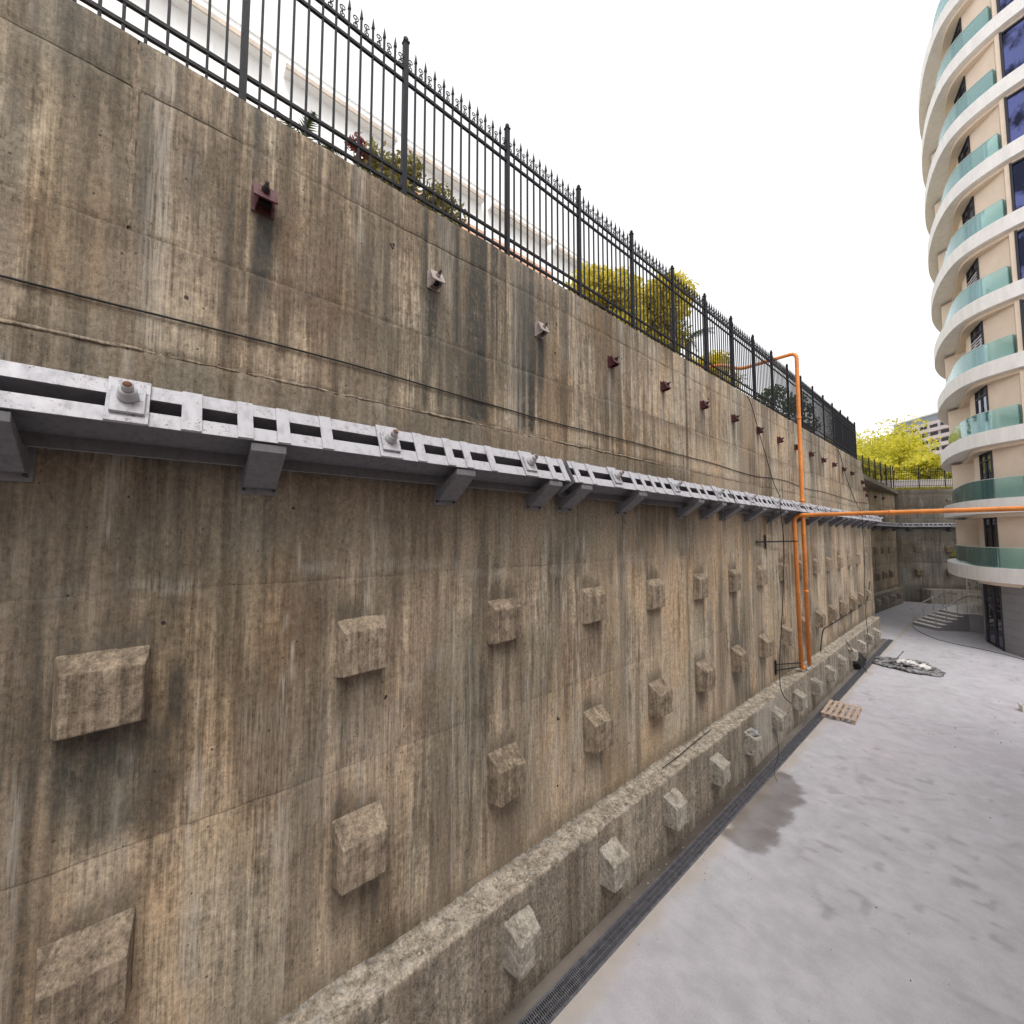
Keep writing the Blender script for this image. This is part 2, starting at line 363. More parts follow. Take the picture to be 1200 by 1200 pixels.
def floor_stain(X, Y):
    s = np.zeros(X.shape+(3,))
    sdv = poly_sd(X, Y, WET)+(fbm(X*4, Y*4, 3, 5)-.5)*.42
    s[..., 0] = sst(.07, -.07, sdv)*(.55+.45*fbm(X*3, Y*3, 9))
    for pts, wd, st in [([(1.92, 21.71), (2.97, 22.29), (3.94, 21.76), (4.34, 21.26)], .10, .34), ([(2.6, 21.8), (2.97, 21.91), (3.82, 21.06)], .08, .26),
                        ([(2.17, 14.1), (3.18, 13.14)], .16, .30), ([(2.21, 11.77), (3.26, 11.97)], .13, .18), ([(2.35, 10.17), (3.08, 10.09)], .12, .22), ([(4.05, 13.31), (4.61, 13.3)], .08, .2),
                        ([(2.0, 9.0), (3.4, 8.6)], .15, .16), ([(2.9, 16.2), (4.0, 15.2)], .13, .16), ([(1.6, 17.2), (2.6, 16.6)], .10, .16), ([(2.6, 29.5), (3.6, 29.3)], .18, .25), ([(.7, 40), (1.3, 39.6)], .5, .4)]:
        d = np.full(X.shape, 1e9)
        for (x1, y1), (x2, y2) in zip(pts[:-1], pts[1:]):
            t = np.clip(((X-x1)*(x2-x1)+(Y-y1)*(y2-y1))/((x2-x1)**2+(y2-y1)**2), 0, 1); d = np.minimum(d, np.hypot(X-x1-t*(x2-x1), Y-y1-t*(y2-y1)))
        s[..., 0] = np.maximum(s[..., 0], sst(wd, 0, d+(fbm(X*9, Y*9, 5)-.5)*wd)*st*sst(.3, .6, fbm(X*2.5, Y*7, 8)))
    s[..., 0] = np.maximum(s[..., 0], sst(.62, .80, fbm(X*1.1, Y*.9, 21))*.07)
    ra = np.random.default_rng(77)
    for _ in range(34):
        ax, ay = ra.uniform(1.3, 5), ra.uniform(6, 27); rr = ra.uniform(1.2, 5); an = ra.uniform(0, 6.28); cx, cy = ax-rr*math.cos(an), ay-rr*math.sin(an)
        d = np.abs(np.hypot(X-cx, Y-cy)-rr); da = np.abs((np.arctan2(Y-cy, X-cx)-an+math.pi) % (2*math.pi)-math.pi)
        s[..., 0] = np.maximum(s[..., 0], sst(.07, .02, d)*sst(ra.uniform(.7, 1.6)/rr, .2/rr, da)*ra.uniform(.12, .26)*sst(.35, .6, fbm(X*3, Y*3, 78)))
    spots = sst(.80, .86, vnoise(X*5.5, Y*5.5, 31))*.35*sst(.5, .7, vnoise(X*.8, Y*.8, 33)); s[..., 0] = np.maximum(s[..., 0], spots)
    edge = sst(1.05, .80, X+(fbm(X*3, Y*3, 2)-.5)*.35)
    s[..., 1] = edge*.62
    s[..., 2] = sst(.45, .75, fbm(X*.45, Y*.30, 41))*.9
    return s
xs = np.concatenate([np.arange(.772, 5.2, .06), np.arange(5.2, 12, .4), np.arange(12, 91, 6)])
ys = np.concatenate([np.arange(-60, 2, 4), np.arange(2, 26, .07), np.arange(26, 48, .3), np.arange(48, 121, 6)])
X, Y = np.meshgrid(xs, ys, indexing='ij')
Z = (fbm(X*.6, Y*.6, 4)-.5)*.012
yard = link_mesh('yard_floor', grid_mesh('yard_floor', X, Y, Z, floor_stain(X, Y)), MAT['floor']); tag(yard, kind='structure')
xs = np.linspace(.30, .512, 6); ys = np.concatenate([np.arange(-40, 2, 2), np.arange(2, 20, .06), np.arange(20, 31.3, .5)])
X, Y = np.meshgrid(xs, ys, indexing='ij'); st = floor_stain(X, Y); st[..., 1] = 0
st[..., 0] = np.maximum(st[..., 0], sst(5.0, 7.5, Y)*sst(15, 11.5, Y)*(.55+.4*fbm(X*5, Y*2, 52)))
st[..., 0] = np.maximum(st[..., 0], sst(.45, .8, fbm(X*3, Y*.9, 51))*.6)
st[..., 0] = np.maximum(st[..., 0], sst(.40, .36, X)*.6)
apron = link_mesh('drain_apron', grid_mesh('drain_apron', X, Y, (fbm(X*6, Y*6, 6)-.5)*.02, st), MAT['apron']); tag(apron, kind='structure')

m_ = MB(); m_.box((-.94, 41.4, -.053), (3.43, 20.9, .1)); tag(m_.build('recess_floor', MAT['floor']), kind='structure')
m_ = MB(); m_.box((-30.6, 22, 9.68), (60, 130, .3)); tag(m_.build('upper_ground', MAT['soil']), kind='structure')

# ------------------------------------------------------------------ retaining walls (local frame: x out of the wall, y along it, z up)
TOPZ = 9.97
LIFTS = [1.30, 3.42, 5.36, 7.32, 8.30, 9.54, TOPZ]
HEADS_A = [.55+1.86*k for k in range(15)]
BLOCK_Y = [-.36+1.95*k for k in range(16)]
def wall_stain(Y, Z, which):
    s = np.zeros(Y.shape+(3,))
    N1 = fbm(Y*1.1+3, Z*.22, 61, 4); N2 = fbm(Y*5+9, Z*.22, 62, 4); N3 = fbm(Y*22, Z*.30, 63, 2); BL = fbm(Y*.8, Z*.8, 64, 5)
    R = sst(.50, .66, N2)*.52*sst(.38, .58, N1)+sst(.58, .74, N3)*.35*sst(.4, .6, fbm(Y*.9, Z*.3, 65, 3))
    band = sst(.56, .64, vnoise(Y*2.3+7, Z*.13, 66))*sst(.45, .62, vnoise(Y*.6, Z*.35+2, 67)); R = np.maximum(R, band*(.28+.4*N3))
    up = sst(7.25, 7.45, Z); low = 1-up
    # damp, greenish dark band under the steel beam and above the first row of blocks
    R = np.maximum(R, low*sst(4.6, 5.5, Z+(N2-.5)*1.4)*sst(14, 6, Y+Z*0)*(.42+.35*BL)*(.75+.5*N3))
    # drips running off the top edge
    drip = sst(.42, .72, N3)*sst(.9+.7*N1, .0, TOPZ-Z)
    R = np.maximum(R, drip*.75)
    G = np.zeros_like(R); B = sst(.55, .78, fbm(Y*2.6, Z*.18, 70, 4))*.38
    # joints: dark line and smear beneath
    for zj, dn, amt in ((9.54, .03, .5), (8.30, .12, .45), (7.32, .10, .5), (5.36, .05, .14), (3.42, .05, .14)):
        d = zj+(fbm(Y*1.5, Y*0, 80)-.5)*.06-Z
        R = np.maximum(R, sst(dn, 0, d)*sst(-.02, .0, d)*amt*sst(.25, .6, fbm(Y*2, Z*3, 81)))
    B = np.maximum(B, sst(.32, .0, 8.32-Z)*sst(-.02, .02, 8.30-Z)*.6*sst(.3, .65, BL))
    # pale runs
    L1 = sst(.70, .80, vnoise(Y*9, Z*.30, 90))*sst(.45, .7, fbm(Y*30, Z*3, 91)); G = np.maximum(G, L1*.65*low)
    L2 = sst(.74, .82, vnoise(Y*6, Z*.2, 92))*.40*up; G = np.maximum(G, L2)
    G = np.maximum(G, sst(.62, .78, BL)*.28)
    if which == 'A':
        zone = sst(1.8, 2.1, Y)*sst(4.9, 4.1, Y)*up
        R = np.maximum(R, zone*sst(.36, .56, fbm(Y*8.5, Z*.10, 100, 4))*1.15)
        R = np.maximum(R, sst(8.95, 9.02, Y)*sst(9.16, 9.08, Y)*up*.8)
        for k, y in enumerate(HEADS_A):
            d = np.abs(Y-y-.01)
            R = np.maximum(R, sst(.15, .04, d+(N3-.5)*.30)*sst(7.2, 8.9, Z)*sst(9.0, 8.9, Z)*(1.3 if k in (0, 1, 2) else .7))
            if k > 2: G = np.maximum(G, sst(.06, .01, np.abs(Y-y+.03))*sst(7.0, 8.9, Z)*sst(9.0, 8.9, Z)*.55)
        for k, y in enumerate(BLOCK_Y):
            d = np.abs(Y-y)
            for zc in (4.66, 2.64):
                a = (.9 if (k == 0 and zc > 4) else .45*_hash(np.array([k]), np.array([int(zc)]), 5)[0]+.15)
                R = np.maximum(R, sst(.30, .24, d+(N3-.5)*.14)*sst(zc-1.35, zc-.6, Z)*sst(zc, zc-.25, Z)*a)
                R = np.maximum(R, sst(.33, .2, d)*sst(zc+.62, zc+.3, Z+(N2-.5)*.3)*sst(zc, zc+.2, Z)*.7)
        for y, z0, z1, wd, a in ((.07, 3.55, 4.9, .05, .9), (2.75, 1.4, 5.0, .025, -.8), (3.0, 2.3, 4.6, .02, -.7), (4.6, 2.0, 4.2, .018, -.95), (.93, 1.4, 3.4, .02, -.6), (4.05, 1.4, 4.6, .35, .45), (3.1, 1.4, 4.9, .28, .5), (6.2, 1.4, 5.2, .4, .35), (-.75, 2.3, 4.3, .03, -.6), (8.9, 1.4, 6.3, .05, .5), (7.9, 4.4, 5.9, .22, -.28), (6.1, 3.4, 3.9, .5, -.3), (20.9, 1.4, 6.2, .18, .8), (27, 1.4, 6.2, .1, .6), (14.8, 1.3, 2.3, .8, .75)):
            mk = sst(wd*1.6, wd*.4, np.abs(Y-y)+(N3-.5)*wd*1.2)*sst(z0, z0+.3, Z)*sst(z1, z1-.3, Z)*sst(.2, .5, fbm(Y*20, Z*1.5, 120))
            if a > 0: R = np.maximum(R, mk*a)
            else: G = np.maximum(G, -a*mk)
        # render patch marks
        R = np.maximum(R, sst(.0, .15, Y+.55)*sst(.12, .0, Y)*sst(3.35, 3.6, Z)*sst(4.5, 4.2, Z)*.75)
        G = np.maximum(G, sst(.18, .0, np.abs(Z-5.36-.1*np.sin(Y)))*sst(.42, .62, fbm(Y*1.7, Z*4, 130))*.45)
    else:
        R = R*.6; R = np.maximum(R, low*sst(.45, .7, BL)*.35)
        R = np.maximum(R, sst(2.0, .8, Z)*.35)
        R = np.maximum(R, sst(.9, .1, Y)*.6*(which == 'C'))
    R = np.maximum(R, sst(1.75, 1.35, Z+(N2-.5)*.4)*.55)
    s[..., 0] = np.clip(R, 0, 1.15); s[..., 1] = np.clip(G*(1-.7*R), 0, 1); s[..., 2] = np.clip(B, 0, .8)
    return s

def wall_panel(parent, y0, y1, z0, z1, which, mat, yend=None, off=0.0, fine=True, seed=0, topfree=False, gr=.012):
    def res(y): return (.032 if y < 9 else .06 if y < 16 else .14) if fine and y > -1.6 else .3
    yl = [y0]
    while yl[-1] < y1-.02: yl.append(min(y1, yl[-1]+res(yl[-1])))
    ya = np.array(yl); za = np.linspace(z0, z1, max(4, int((z1-z0)/(.036 if fine else .15))+1))
    Yg, Zg = np.meshgrid(ya, za, indexing='ij')
    t = (Zg-z0)/(z1-z0)
    wob = lambda zz, ss: (fbm(Yg*.9, Yg*0+zz, 7, 3)-.5)*.022+(vnoise(Yg*9, Yg*0+zz, 8)-.5)*.012
    Zw = Zg+wob(z0, 1)*(1-t)+wob(z1, 2)*t
    if yend is not None: Yg = np.minimum(Yg, yend(Zg)+0*Yg)
    Xg = off+(fbm(Yg*1.2, Zg*1.2, 200+seed, 4)-.5)*.014+(fbm(Yg*11, Zg*.6, 201, 3)-.5)*.006
    e = np.minimum(np.minimum(Yg-y0, y1-Yg), np.minimum(Zg-z0, z1-Zg if not topfree else Zg-z0))
    chip = sst(.10, .0, e)*sst(.48, .75, fbm(Yg*6, Zg*6, 202, 3))*gr*1.6
    Xg = Xg-chip-sst(.028, 0, e)*gr*.5
    for b_ in ((0, slice(None)), (-1, slice(None)), (slice(None), 0), (slice(None), -1)): Xg[b_] -= gr
    st_ = wall_stain(Yg, Zw, which)
    tn = np.stack([fbm(Yg*.5, Zg*.45, 401, 4)-.5, fbm(Yg*2.0, Zg*.5, 402, 3)-.5, fbm(Yg*1.5, Zg*.6, 403, 3)-.5], -1)
    pk = vnoise(np.floor(Yg*8.3+.2*np.floor(Zg/1.1)), np.floor(Zg/2.2), 404)-.5
    tn[..., 0] += pk*.10
    link_mesh('wall_panel', grid_mesh('wall_panel', Xg, Yg, Zw, st_, tone=tn), mat, parent)

def block_mesh(name, wd, ht, p, topdrop, taper, seed, botup=.03, jag=.016):
    bm = bmesh.new()
    a, b = wd/2, ht/2; ta = taper
    back = [(-.05, -a, -b), (-.05, a, -b), (-.05, a, b), (-.05, -a, b)]
    front = [(p, -a+ta, -b+botup), (p, a-ta*.6, -b+botup*1.6), (p, a-ta*.6, b-topdrop), (p, -a+ta, b-topdrop*1.05)]
    vv = [bm.verts.new(q) for q in back+front]
    for q in ((3, 2, 1, 0), (4, 5, 6, 7), (0, 1, 5, 4), (1, 2, 6, 5), (2, 3, 7, 6), (3, 0, 4, 7)): bm.faces.new([vv[i] for i in q])
    bmesh.ops.recalc_face_normals(bm, faces=bm.faces)
    bmesh.ops.bevel(bm, geom=list(bm.edges), offset=.014, segments=2, profile=.6, affect='EDGES')
    bmesh.ops.subdivide_edges(bm, edges=[e for e in bm.edges if e.calc_length() > .12], cuts=5, use_grid_fill=True)
    bmesh.ops.triangulate(bm, faces=[f for f in bm.faces if len(f.verts) > 4])
    rn = random.Random(seed); ox, oy = rn.uniform(0, 50), rn.uniform(0, 50)
    for v in bm.verts:
        n = float(fbm(np.array([v.co.y*9+ox+v.co.x*7]), np.array([v.co.z*9+oy]), seed, 4)[0])-.5
        n2 = float(vnoise(np.array([v.co.y*30+ox]), np.array([v.co.z*30+oy+v.co.x*25]), seed)[0])-.5
        if v.co.x > 0.01:
            v.co.x += n*jag*1.5+n2*jag*.6
            if v.co.z > b-topdrop-.02: v.co.z += n*jag*2+n2*jag
            v.co.y += n2*jag*.5
    me = bpy.data.meshes.new(name); bm.to_mesh(me); bm.free()
    for pl in me.polygons: pl.use_smooth = False
    return me
BLK = [block_mesh('anchor_block', .54, .64, .13, .16, .055, 40+i) for i in range(3)]
BLK2 = [block_mesh('anchor_block', .52, .66, .24, .20, .05, 50+i) for i in range(3)]
LOWB = [block_mesh('footing_block', .43, .54, .26, .15, .03, 60+i, .02, .022) for i in range(4)]
for me in BLK+BLK2: me.materials.append(MAT['block'])
for me in LOWB: me.materials.append(MAT['lowblock'])

def ledge(parent, y0, y1, mat, which, fine=True):
    yl = [y0]
    while yl[-1] < y1-.02: yl.append(min(y1, yl[-1]+((.035 if yl[-1] < 14 else .09) if fine and yl[-1] > -1 else .3)))
    ya = np.array(yl)
    prof = np.array([(-.04, 1.40)]+[(x, 1.335) for x in np.linspace(.005, .345, 13)]+[(.362, 1.315), (.368, 1.29)]+[(.37, z) for z in np.linspace(1.24, -.03, 26)])
    U, V = np.meshgrid(np.arange(len(ya)), np.arange(len(prof)), indexing='ij')
    Yg = ya[U]; Xg = prof[V, 0].copy(); Zg = prof[V, 1].copy()
    top = (V > 0) & (V < 14); edge = (V >= 12) & (V <= 16)
    Zg = Zg+top*((fbm(Yg*9, Xg*9, 301, 4)-.5)*.05+(vnoise(Yg*28, Xg*28, 302)-.5)*.018)+sst(.12, 0, Xg)*(V < 6)*.03
    Xg = Xg+edge*((fbm(Yg*4, V*.1, 303, 4)-.5)*.05)+(V > 16)*((fbm(Yg*3, Zg*3, 304, 4)-.5)*.02)
    st_ = np.zeros(Yg.shape+(3,))
    n = fbm(Yg*9, Zg*.8, 305, 4)
    fr = (V >= 15)
    st_[..., 0] = fr*np.maximum(sst(.5, .72, n)*.5, np.maximum(sst(.35, .0, Zg)*.6, sst(.3, .6, fbm(Yg*.7, Zg*.3, 306))*.35))+top*(sst(.06, .0, Xg)*.6+sst(.55, .75, fbm(Yg*5, Xg*9, 307))*.4)
    st_[..., 1] = fr*sst(.62, .8, fbm(Yg*7, Zg*.5, 308, 3))*.4+fr*sst(11.2, 11.8, Yg)*sst(14.0, 13.4, Yg)*.55*(which == 'A')+top*sst(.45, .7, fbm(Yg*14, Xg*14, 309))*.5
    st_[..., 2] = fr*sst(.5, .75, fbm(Yg*2, Zg*.5, 310))*.5
    return link_mesh('footing_ledge', grid_mesh('footing_ledge', Xg, Yg, Zg, np.clip(st_, 0, .9)), mat, parent)

def core(parent, y0, y1, mat, slant=None):
    pl = [(-.045, y0, 0), (-.045, y1, 0)]
    if slant: pl += [(-.045, y1, 7.4), (-.045, slant, TOPZ-.03)]
    else: pl += [(-.045, y1, TOPZ-.03)]
    pl += [(-.045, y0, TOPZ-.03)]
    m = MB(); m.prism(pl, (-.45, 0, 0)); m.build('wall_core', mat, parent)
    # rough-cast coping top that closes the panels to the core
    ya = np.arange(y0, (slant or y1), .06 if y0 > -1 or slant else .2)
    Xs = np.array([.0, -.01, -.05, -.15, -.3, -.5])
    Yg, Xg = np.meshgrid(ya, Xs, indexing='ij')
    Zg = TOPZ+(fbm(Yg*.9, Yg*0+TOPZ, 7, 3)-.5)*.022+(vnoise(Yg*9, Yg*0+TOPZ, 8)-.5)*.012+(fbm(Yg*5, Xg*5, 320)-.4)*.03*(Xg < -.005)
    Xg = Xg-.035*(Xg > -.005)
    link_mesh('coping_top', grid_mesh('coping_top', Xg, Yg, Zg, flip=False), mat, parent)

# --- main wall
wallA = thing('retaining_wall', 'tall streaked brown concrete retaining wall with anchor blocks, running the length of the yard', 'retaining wall', (0, 0, 0))
AEND = 31.2
yendA = lambda z: np.where(z > 7.4, AEND-(z-7.4)/(TOPZ-7.4)*1.8, AEND)
k = 0
for i in range(len(LIFTS)-1):
    js = [-12, -.37, 9.08, 18.2, AEND] if i >= 4 else [-12, 9.08, 18.2, AEND] if i == 3 else [-12, 10.9, 20.9, AEND]
    for a, b in zip(js[:-1], js[1:]):
        wall_panel(wallA, a, b, LIFTS[i], LIFTS[i+1], 'A', MAT['wall'], yendA if b == AEND else None, off=[0, .002, .004, 0.0, -.004, -.002][i]+.0015*(k % 3-1), seed=k, topfree=(i == 5), gr=[.0015, .0015, .002, .006, .005, .005][i]); k += 1
core(wallA, -12, AEND-.01, MAT['wall'], AEND-1.8)
led = ledge(wallA, -12, AEND-1.2, MAT['ledge'], 'A')
for k, y in enumerate(BLOCK_Y):
    if y > AEND-.5: continue
    link_mesh('anchor_block', BLK[k % 3], None, wallA, (0, y, 4.66))
    if y > -1.0: link_mesh('anchor_block', BLK2[(k+1) % 3], None, wallA, (0, y, 2.64))
for k in range(15):
    y = 1.55+1.88*k
    if y < AEND-1.5: link_mesh('footing_block', LOWB[k % 4], None, led, (.37, y+.05, .82+.02*math.sin(k*2.1)), (0, 0, .05*math.sin(k*1.7)))
th_me = MB().tube([(-.004, 0, 0), (.0035, 0, 0)], .016, 10).mesh('tie_hole_shade'); th_me.materials.append(MAT['darksteel'])  # dark discs on the surface; their colour stands for shade inside holes
rt_ = random.Random(31)
for q in range(46):
    zz = rt_.choice([9.25, 8.75, 7.9, 6.05, 5.1, 4.0, 3.0, 2.0])+rt_.uniform(-.03, .03); yy = rt_.choice(range(-1, 18))*.93+rt_.uniform(-.04, .04)
    if all(abs(yy-b) > .34 or min(abs(zz-4.66), abs(zz-2.64)) > .4 for b in BLOCK_Y): link_mesh('tie_hole_shade', th_me, None, wallA, (.0, yy, zz))
# raised mortar lip on the pour joint above the beam
ya = np.arange(-6, 14, .035); pf = np.array([(-.03, .05), (.006, .035), (.022, .012), (.026, -.006), (.014, -.022), (-.02, -.03)])
U, V = np.meshgrid(np.arange(len(ya)), np.arange(len(pf)), indexing='ij'); Yg = ya[U]
amp = .02+.45*sst(.42, .70, fbm(Yg*1.6, Yg*0, 330, 4)); base = (fbm(Yg*.9, Yg*0+7.32, 7, 3)-.5)*.022+(vnoise(Yg*9, Yg*0+7.32, 8)-.5)*.012
Xg = np.where((V == 0) | (V == 5), -.03, pf[V, 0]*amp+.004+(vnoise(Yg*21, V*1.0, 331)-.5)*.016-.004); Zg = 7.32+base+pf[V, 1]*(.30+.5*amp)+(vnoise(Yg*17, V*.7, 332)-.5)*.012
sx = np.zeros(Yg.shape+(3,)); sx[..., 1] = (V <= 3)*.25*sst(.4, .6, fbm(Yg*5, V*.3, 333))
link_mesh('joint_lip', grid_mesh('joint_lip', Xg, Yg, Zg, sx, flip=False), MAT['block'], wallA)
# crumbling vertical joint fillet of the upper left bay
za = np.arange(8.33, TOPZ-.03, .03); pf = np.array([(-.03, -.04), (.008, -.025), (.016, 0), (.008, .02), (-.03, .035)])
U, V = np.meshgrid(np.arange(len(za)), np.arange(len(pf)), indexing='ij'); Zg = za[U]
Xg = pf[V, 0]*(.9*vnoise(Zg*9, V*.6, 341)-.1)-.004+(vnoise(Zg*24, V*1.0, 342)-.5)*.016; Yg = -.37+pf[V, 1]*.6+(vnoise(Zg*11, V*.5, 343)-.5)*.03
link_mesh('joint_fillet', grid_mesh('joint_fillet', Xg, Yg, Zg, flip=True), MAT['block'], wallA)

# --- set-back wall and end wall
BROT = -math.atan(.0897)
wallB = thing('retaining_wall', 'set-back stretch of concrete retaining wall between the main wall and the end wall', 'retaining wall', (-2.46, 31.6, 0), BROT)
for i in range(len(LIFTS)-1):
    wall_panel(wallB, 0, 18.0, LIFTS[i], LIFTS[i+1], 'B', MAT['wall'], off=.003*i, fine=False, seed=70+i, topfree=(i == 5))
core(wallB, -.3, 18.0, MAT['wall'])
lb = ledge(wallB, 0, 17.2, MAT['ledge'], 'B', False)
for kk in range(8):
    link_mesh('anchor_block', BLK[kk % 3], None, wallB, (0, 1.2+2.0*kk, 4.66)); link_mesh('anchor_block', BLK2[kk % 3], None, wallB, (0, 1.2+2.0*kk, 2.64))
    link_mesh('footing_block', LOWB[kk % 4], None, lb, (.37, 1.5+2.0*kk, .8))
CROT = -math.atan2(3.1, 2.4)
wallC = thing('retaining_wall', 'grey concrete end wall closing the far end of the yard, with grass on top', 'retaining wall', (-.95, 49.6, 0), CROT)
for i in range(len(LIFTS)-1):
    for a, b in ((0, 4.2), (4.2, 10.0), (10.0, 16.0)):
        wall_panel(wallC, a, b, LIFTS[i] if i else 0.0, LIFTS[i+1], 'C', MAT['endwall'], off=.004*(i % 2), fine=False, seed=80+i, topfree=(i == 5))
core(wallC, 0, 16.0, MAT['endwall'])
for kk in range(5):
    link_mesh('anchor_block', BLK[kk % 3], None, wallC, (0, 1.6+2.3*kk, 4.66)); link_mesh('anchor_block', BLK2[kk % 3], None, wallC, (0, 1.6+2.3*kk, 2.64))
m = MB(); m.box((.5, 8.0, .55), (1.0, 12.5, 1.3)); m.build('footing_ledge', MAT['endwall'], wallC, bevel=.03)

# ------------------------------------------------------------------ steel beams (walers) on brackets
TL = math.radians(27); NV = Vector((math.cos(TL), 0, math.sin(TL))); DV = Vector((math.sin(TL), 0, -math.cos(TL))); YV = Vector((0, 1, 0))
FT = Vector((.335, 0, 6.945))                         # top front edge of the beam face
FH, FL, DEP = .385, .130, .40                         # face height, flange height, depth
def fp(y, d, n): return FT+DV*d+NV*n+YV*y             # y along, d down the face, n out of the face
def anchor_plate(parent, y, big=True, pale=False):
    o = MB().box(fp(y, FH/2, .016), (.022, .23, .40), (NV, YV, DV)).build('anchor_plate', MAT['waler'], parent, bevel=.004)
    m = MB().box(fp(y, FH/2+.02, .042), (.028, .185, .225), (NV, YV, DV)); m.build('bearing_plate', MAT['waler'], o, bevel=.004)
    c = fp(y, FH/2+.0, .056)
    m = MB().tube([c, c+NV*.03, c+NV*.034, c+NV*.075, c+NV*.082], .05, 20, True, lambda t: .060 if t < .3 else .053 if t < .9 else .042); m.build('nut', MAT['nut'], o, True)
    m = MB().tube([c+NV*.075, c+NV*.135], .034, 14); m.build('anchor_rod', MAT['nut'], o, True)
    m = MB().tube([c+NV*.13, c+NV*.1365], .026, 12); m.build('rod_end', MAT['rust'], o, True)
BATTEN = {}
def bracket(parent, y):
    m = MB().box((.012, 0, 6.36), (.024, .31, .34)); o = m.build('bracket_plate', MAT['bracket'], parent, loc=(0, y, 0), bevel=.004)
    m = MB()
    back = Vector((.02, 0, 6.27)); tip = FT+DV*(FH+.012)+NV*(-.02)
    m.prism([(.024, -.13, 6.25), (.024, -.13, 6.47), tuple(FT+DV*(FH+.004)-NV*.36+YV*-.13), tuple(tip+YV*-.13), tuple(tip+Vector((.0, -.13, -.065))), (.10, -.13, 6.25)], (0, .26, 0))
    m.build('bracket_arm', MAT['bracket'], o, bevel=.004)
    m = MB()
    for yy in (-.12, .12): m.tube([(.024, yy, 6.235), (.05, yy, 6.235)], .014, 8)
    m.build('bracket_bolts', MAT['darksteel'], o)
def waler(y0, y1, anchors, battens, brackets, label, parent_xf=((0, 0, 0), 0.0), group='steel beams along the retaining wall'):
    t = thing('waler_beam', label, 'steel beam', parent_xf[0], parent_xf[1], group)
    L = y1-y0; tk = .014
    for d0, up in ((0, True), (FH-FL, False)):
        m = MB()
        def sl(da, db, na, nb): m.box(fp((y0+y1)/2, (da+db)/2, (na+nb)/2), (abs(nb-na), L, abs(db-da)), (NV, YV, DV))
        sl(d0+.002, d0+FL-.002, -tk-.004, -.006); sl(d0, d0+FL, -DEP, -DEP+tk)
        wd = d0+FL-tk if up else d0
        sl(wd, wd+tk, -DEP+tk, -tk)
        ch = m.build('channel', MAT['bracket'], t, bevel=.003)  # darker paint here carries the shade of underside and slot
        MB().box(fp((y0+y1)/2, d0+FL/2, -.003), (.006, L, FL), (NV, YV, DV)).build('front_flange', MAT['waler'], ch)
    # web plates that close the slot some way in
    MB().box(fp((y0+y1)/2, FH/2, -.19), (.012, L-.02, FH-2*FL-.004), (NV, YV, DV)).build('spacer_web', MAT['darksteel'], t)
    for y in anchors: anchor_plate(t, y)
    for y, wdt in battens:
        key = round(wdt, 3)
        if key not in BATTEN: BATTEN[key] = MB().box(fp(0, FH/2, .0085), (.015, wdt, FH*.985), (NV, YV, DV)).mesh('batten_plate'); BATTEN[key].materials.append(MAT['waler'])
        link_mesh('batten_plate', BATTEN[key], None, t, (0, y, 0))
    # end plates
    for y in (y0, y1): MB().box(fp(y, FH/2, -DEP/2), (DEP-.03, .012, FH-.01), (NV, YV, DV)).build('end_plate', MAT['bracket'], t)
    for y in brackets: bracket(t, y)
    return t
ANC = [-2.24+1.96*k for k in range(18)]
def auto_batt(y0, y1, anch):
    rb = random.Random(int(y0*10)+3); out = []; y = y0+.12
    while y < y1-.08:
        if all(abs(y-a) > .22 for a in anch): out.append((y, .10 if rb.random() < .7 else .13))
        y += rb.choice([.30, .34, .40, .44])
    return out
seg1b = [(-1.2, .11), (.08, .125), (.43, .11), (.71, .10), (1.07, .10), (2.03, .11), (2.40, .10), (2.65, .10), (3.01, .10), (4.09, .10), (4.34, .10)]
waler(-8, 4.42, [a for a in ANC if a < 4.3], seg1b, [-6, -4, -2.4, -.93, .6, 2.6, 4.12], 'pale steel beam nearest the camera, across the left half of the wall')
bounds = [(4.52, 10.36), (10.46, 16.3), (16.4, 22.3), (22.4, 28.2), (28.3, AEND)]
lbl = ['second pale steel beam along the wall, starting just right of the first gap', 'third pale steel beam along the wall, ending behind the orange pipes', 'fourth pale steel beam along the wall, just beyond the orange pipes', 'fifth pale steel beam along the wall, far from the camera', 'short last pale steel beam of the main wall']
brs = [[4.80, 6.35, 8.6, 9.75], [10.8, 12.4, 14.2, 15.9], [16.8, 18.4, 20.1, 21.8], [22.8, 24.4, 26.2, 27.7], [28.7, 30.4]]
for (a, b), l_, br in zip(bounds, lbl, brs):
    an = [q for q in ANC if a+.1 < q < b-.1]
    waler(a, b, an, auto_batt(a, b, an), br, l_)
an = [2.4, 4.4, 6.4, 8.4, 10.4, 12.4, 14.4, 16.4]
waler(.2, 17.6, an, auto_batt(.2, 17.6, an), [2, 5, 8, 11, 14, 17], 'pale steel beam on the set-back wall past the main wall', ((-2.46, 31.6, 0), BROT))
an = [1.6, 4.0, 6.4, 8.8, 11.2]
waler(.3, 13, an, auto_batt(.3, 13, an), [1, 4, 7, 10], 'pale steel beam running across the far end wall', ((-.95, 49.6, 0), CROT))

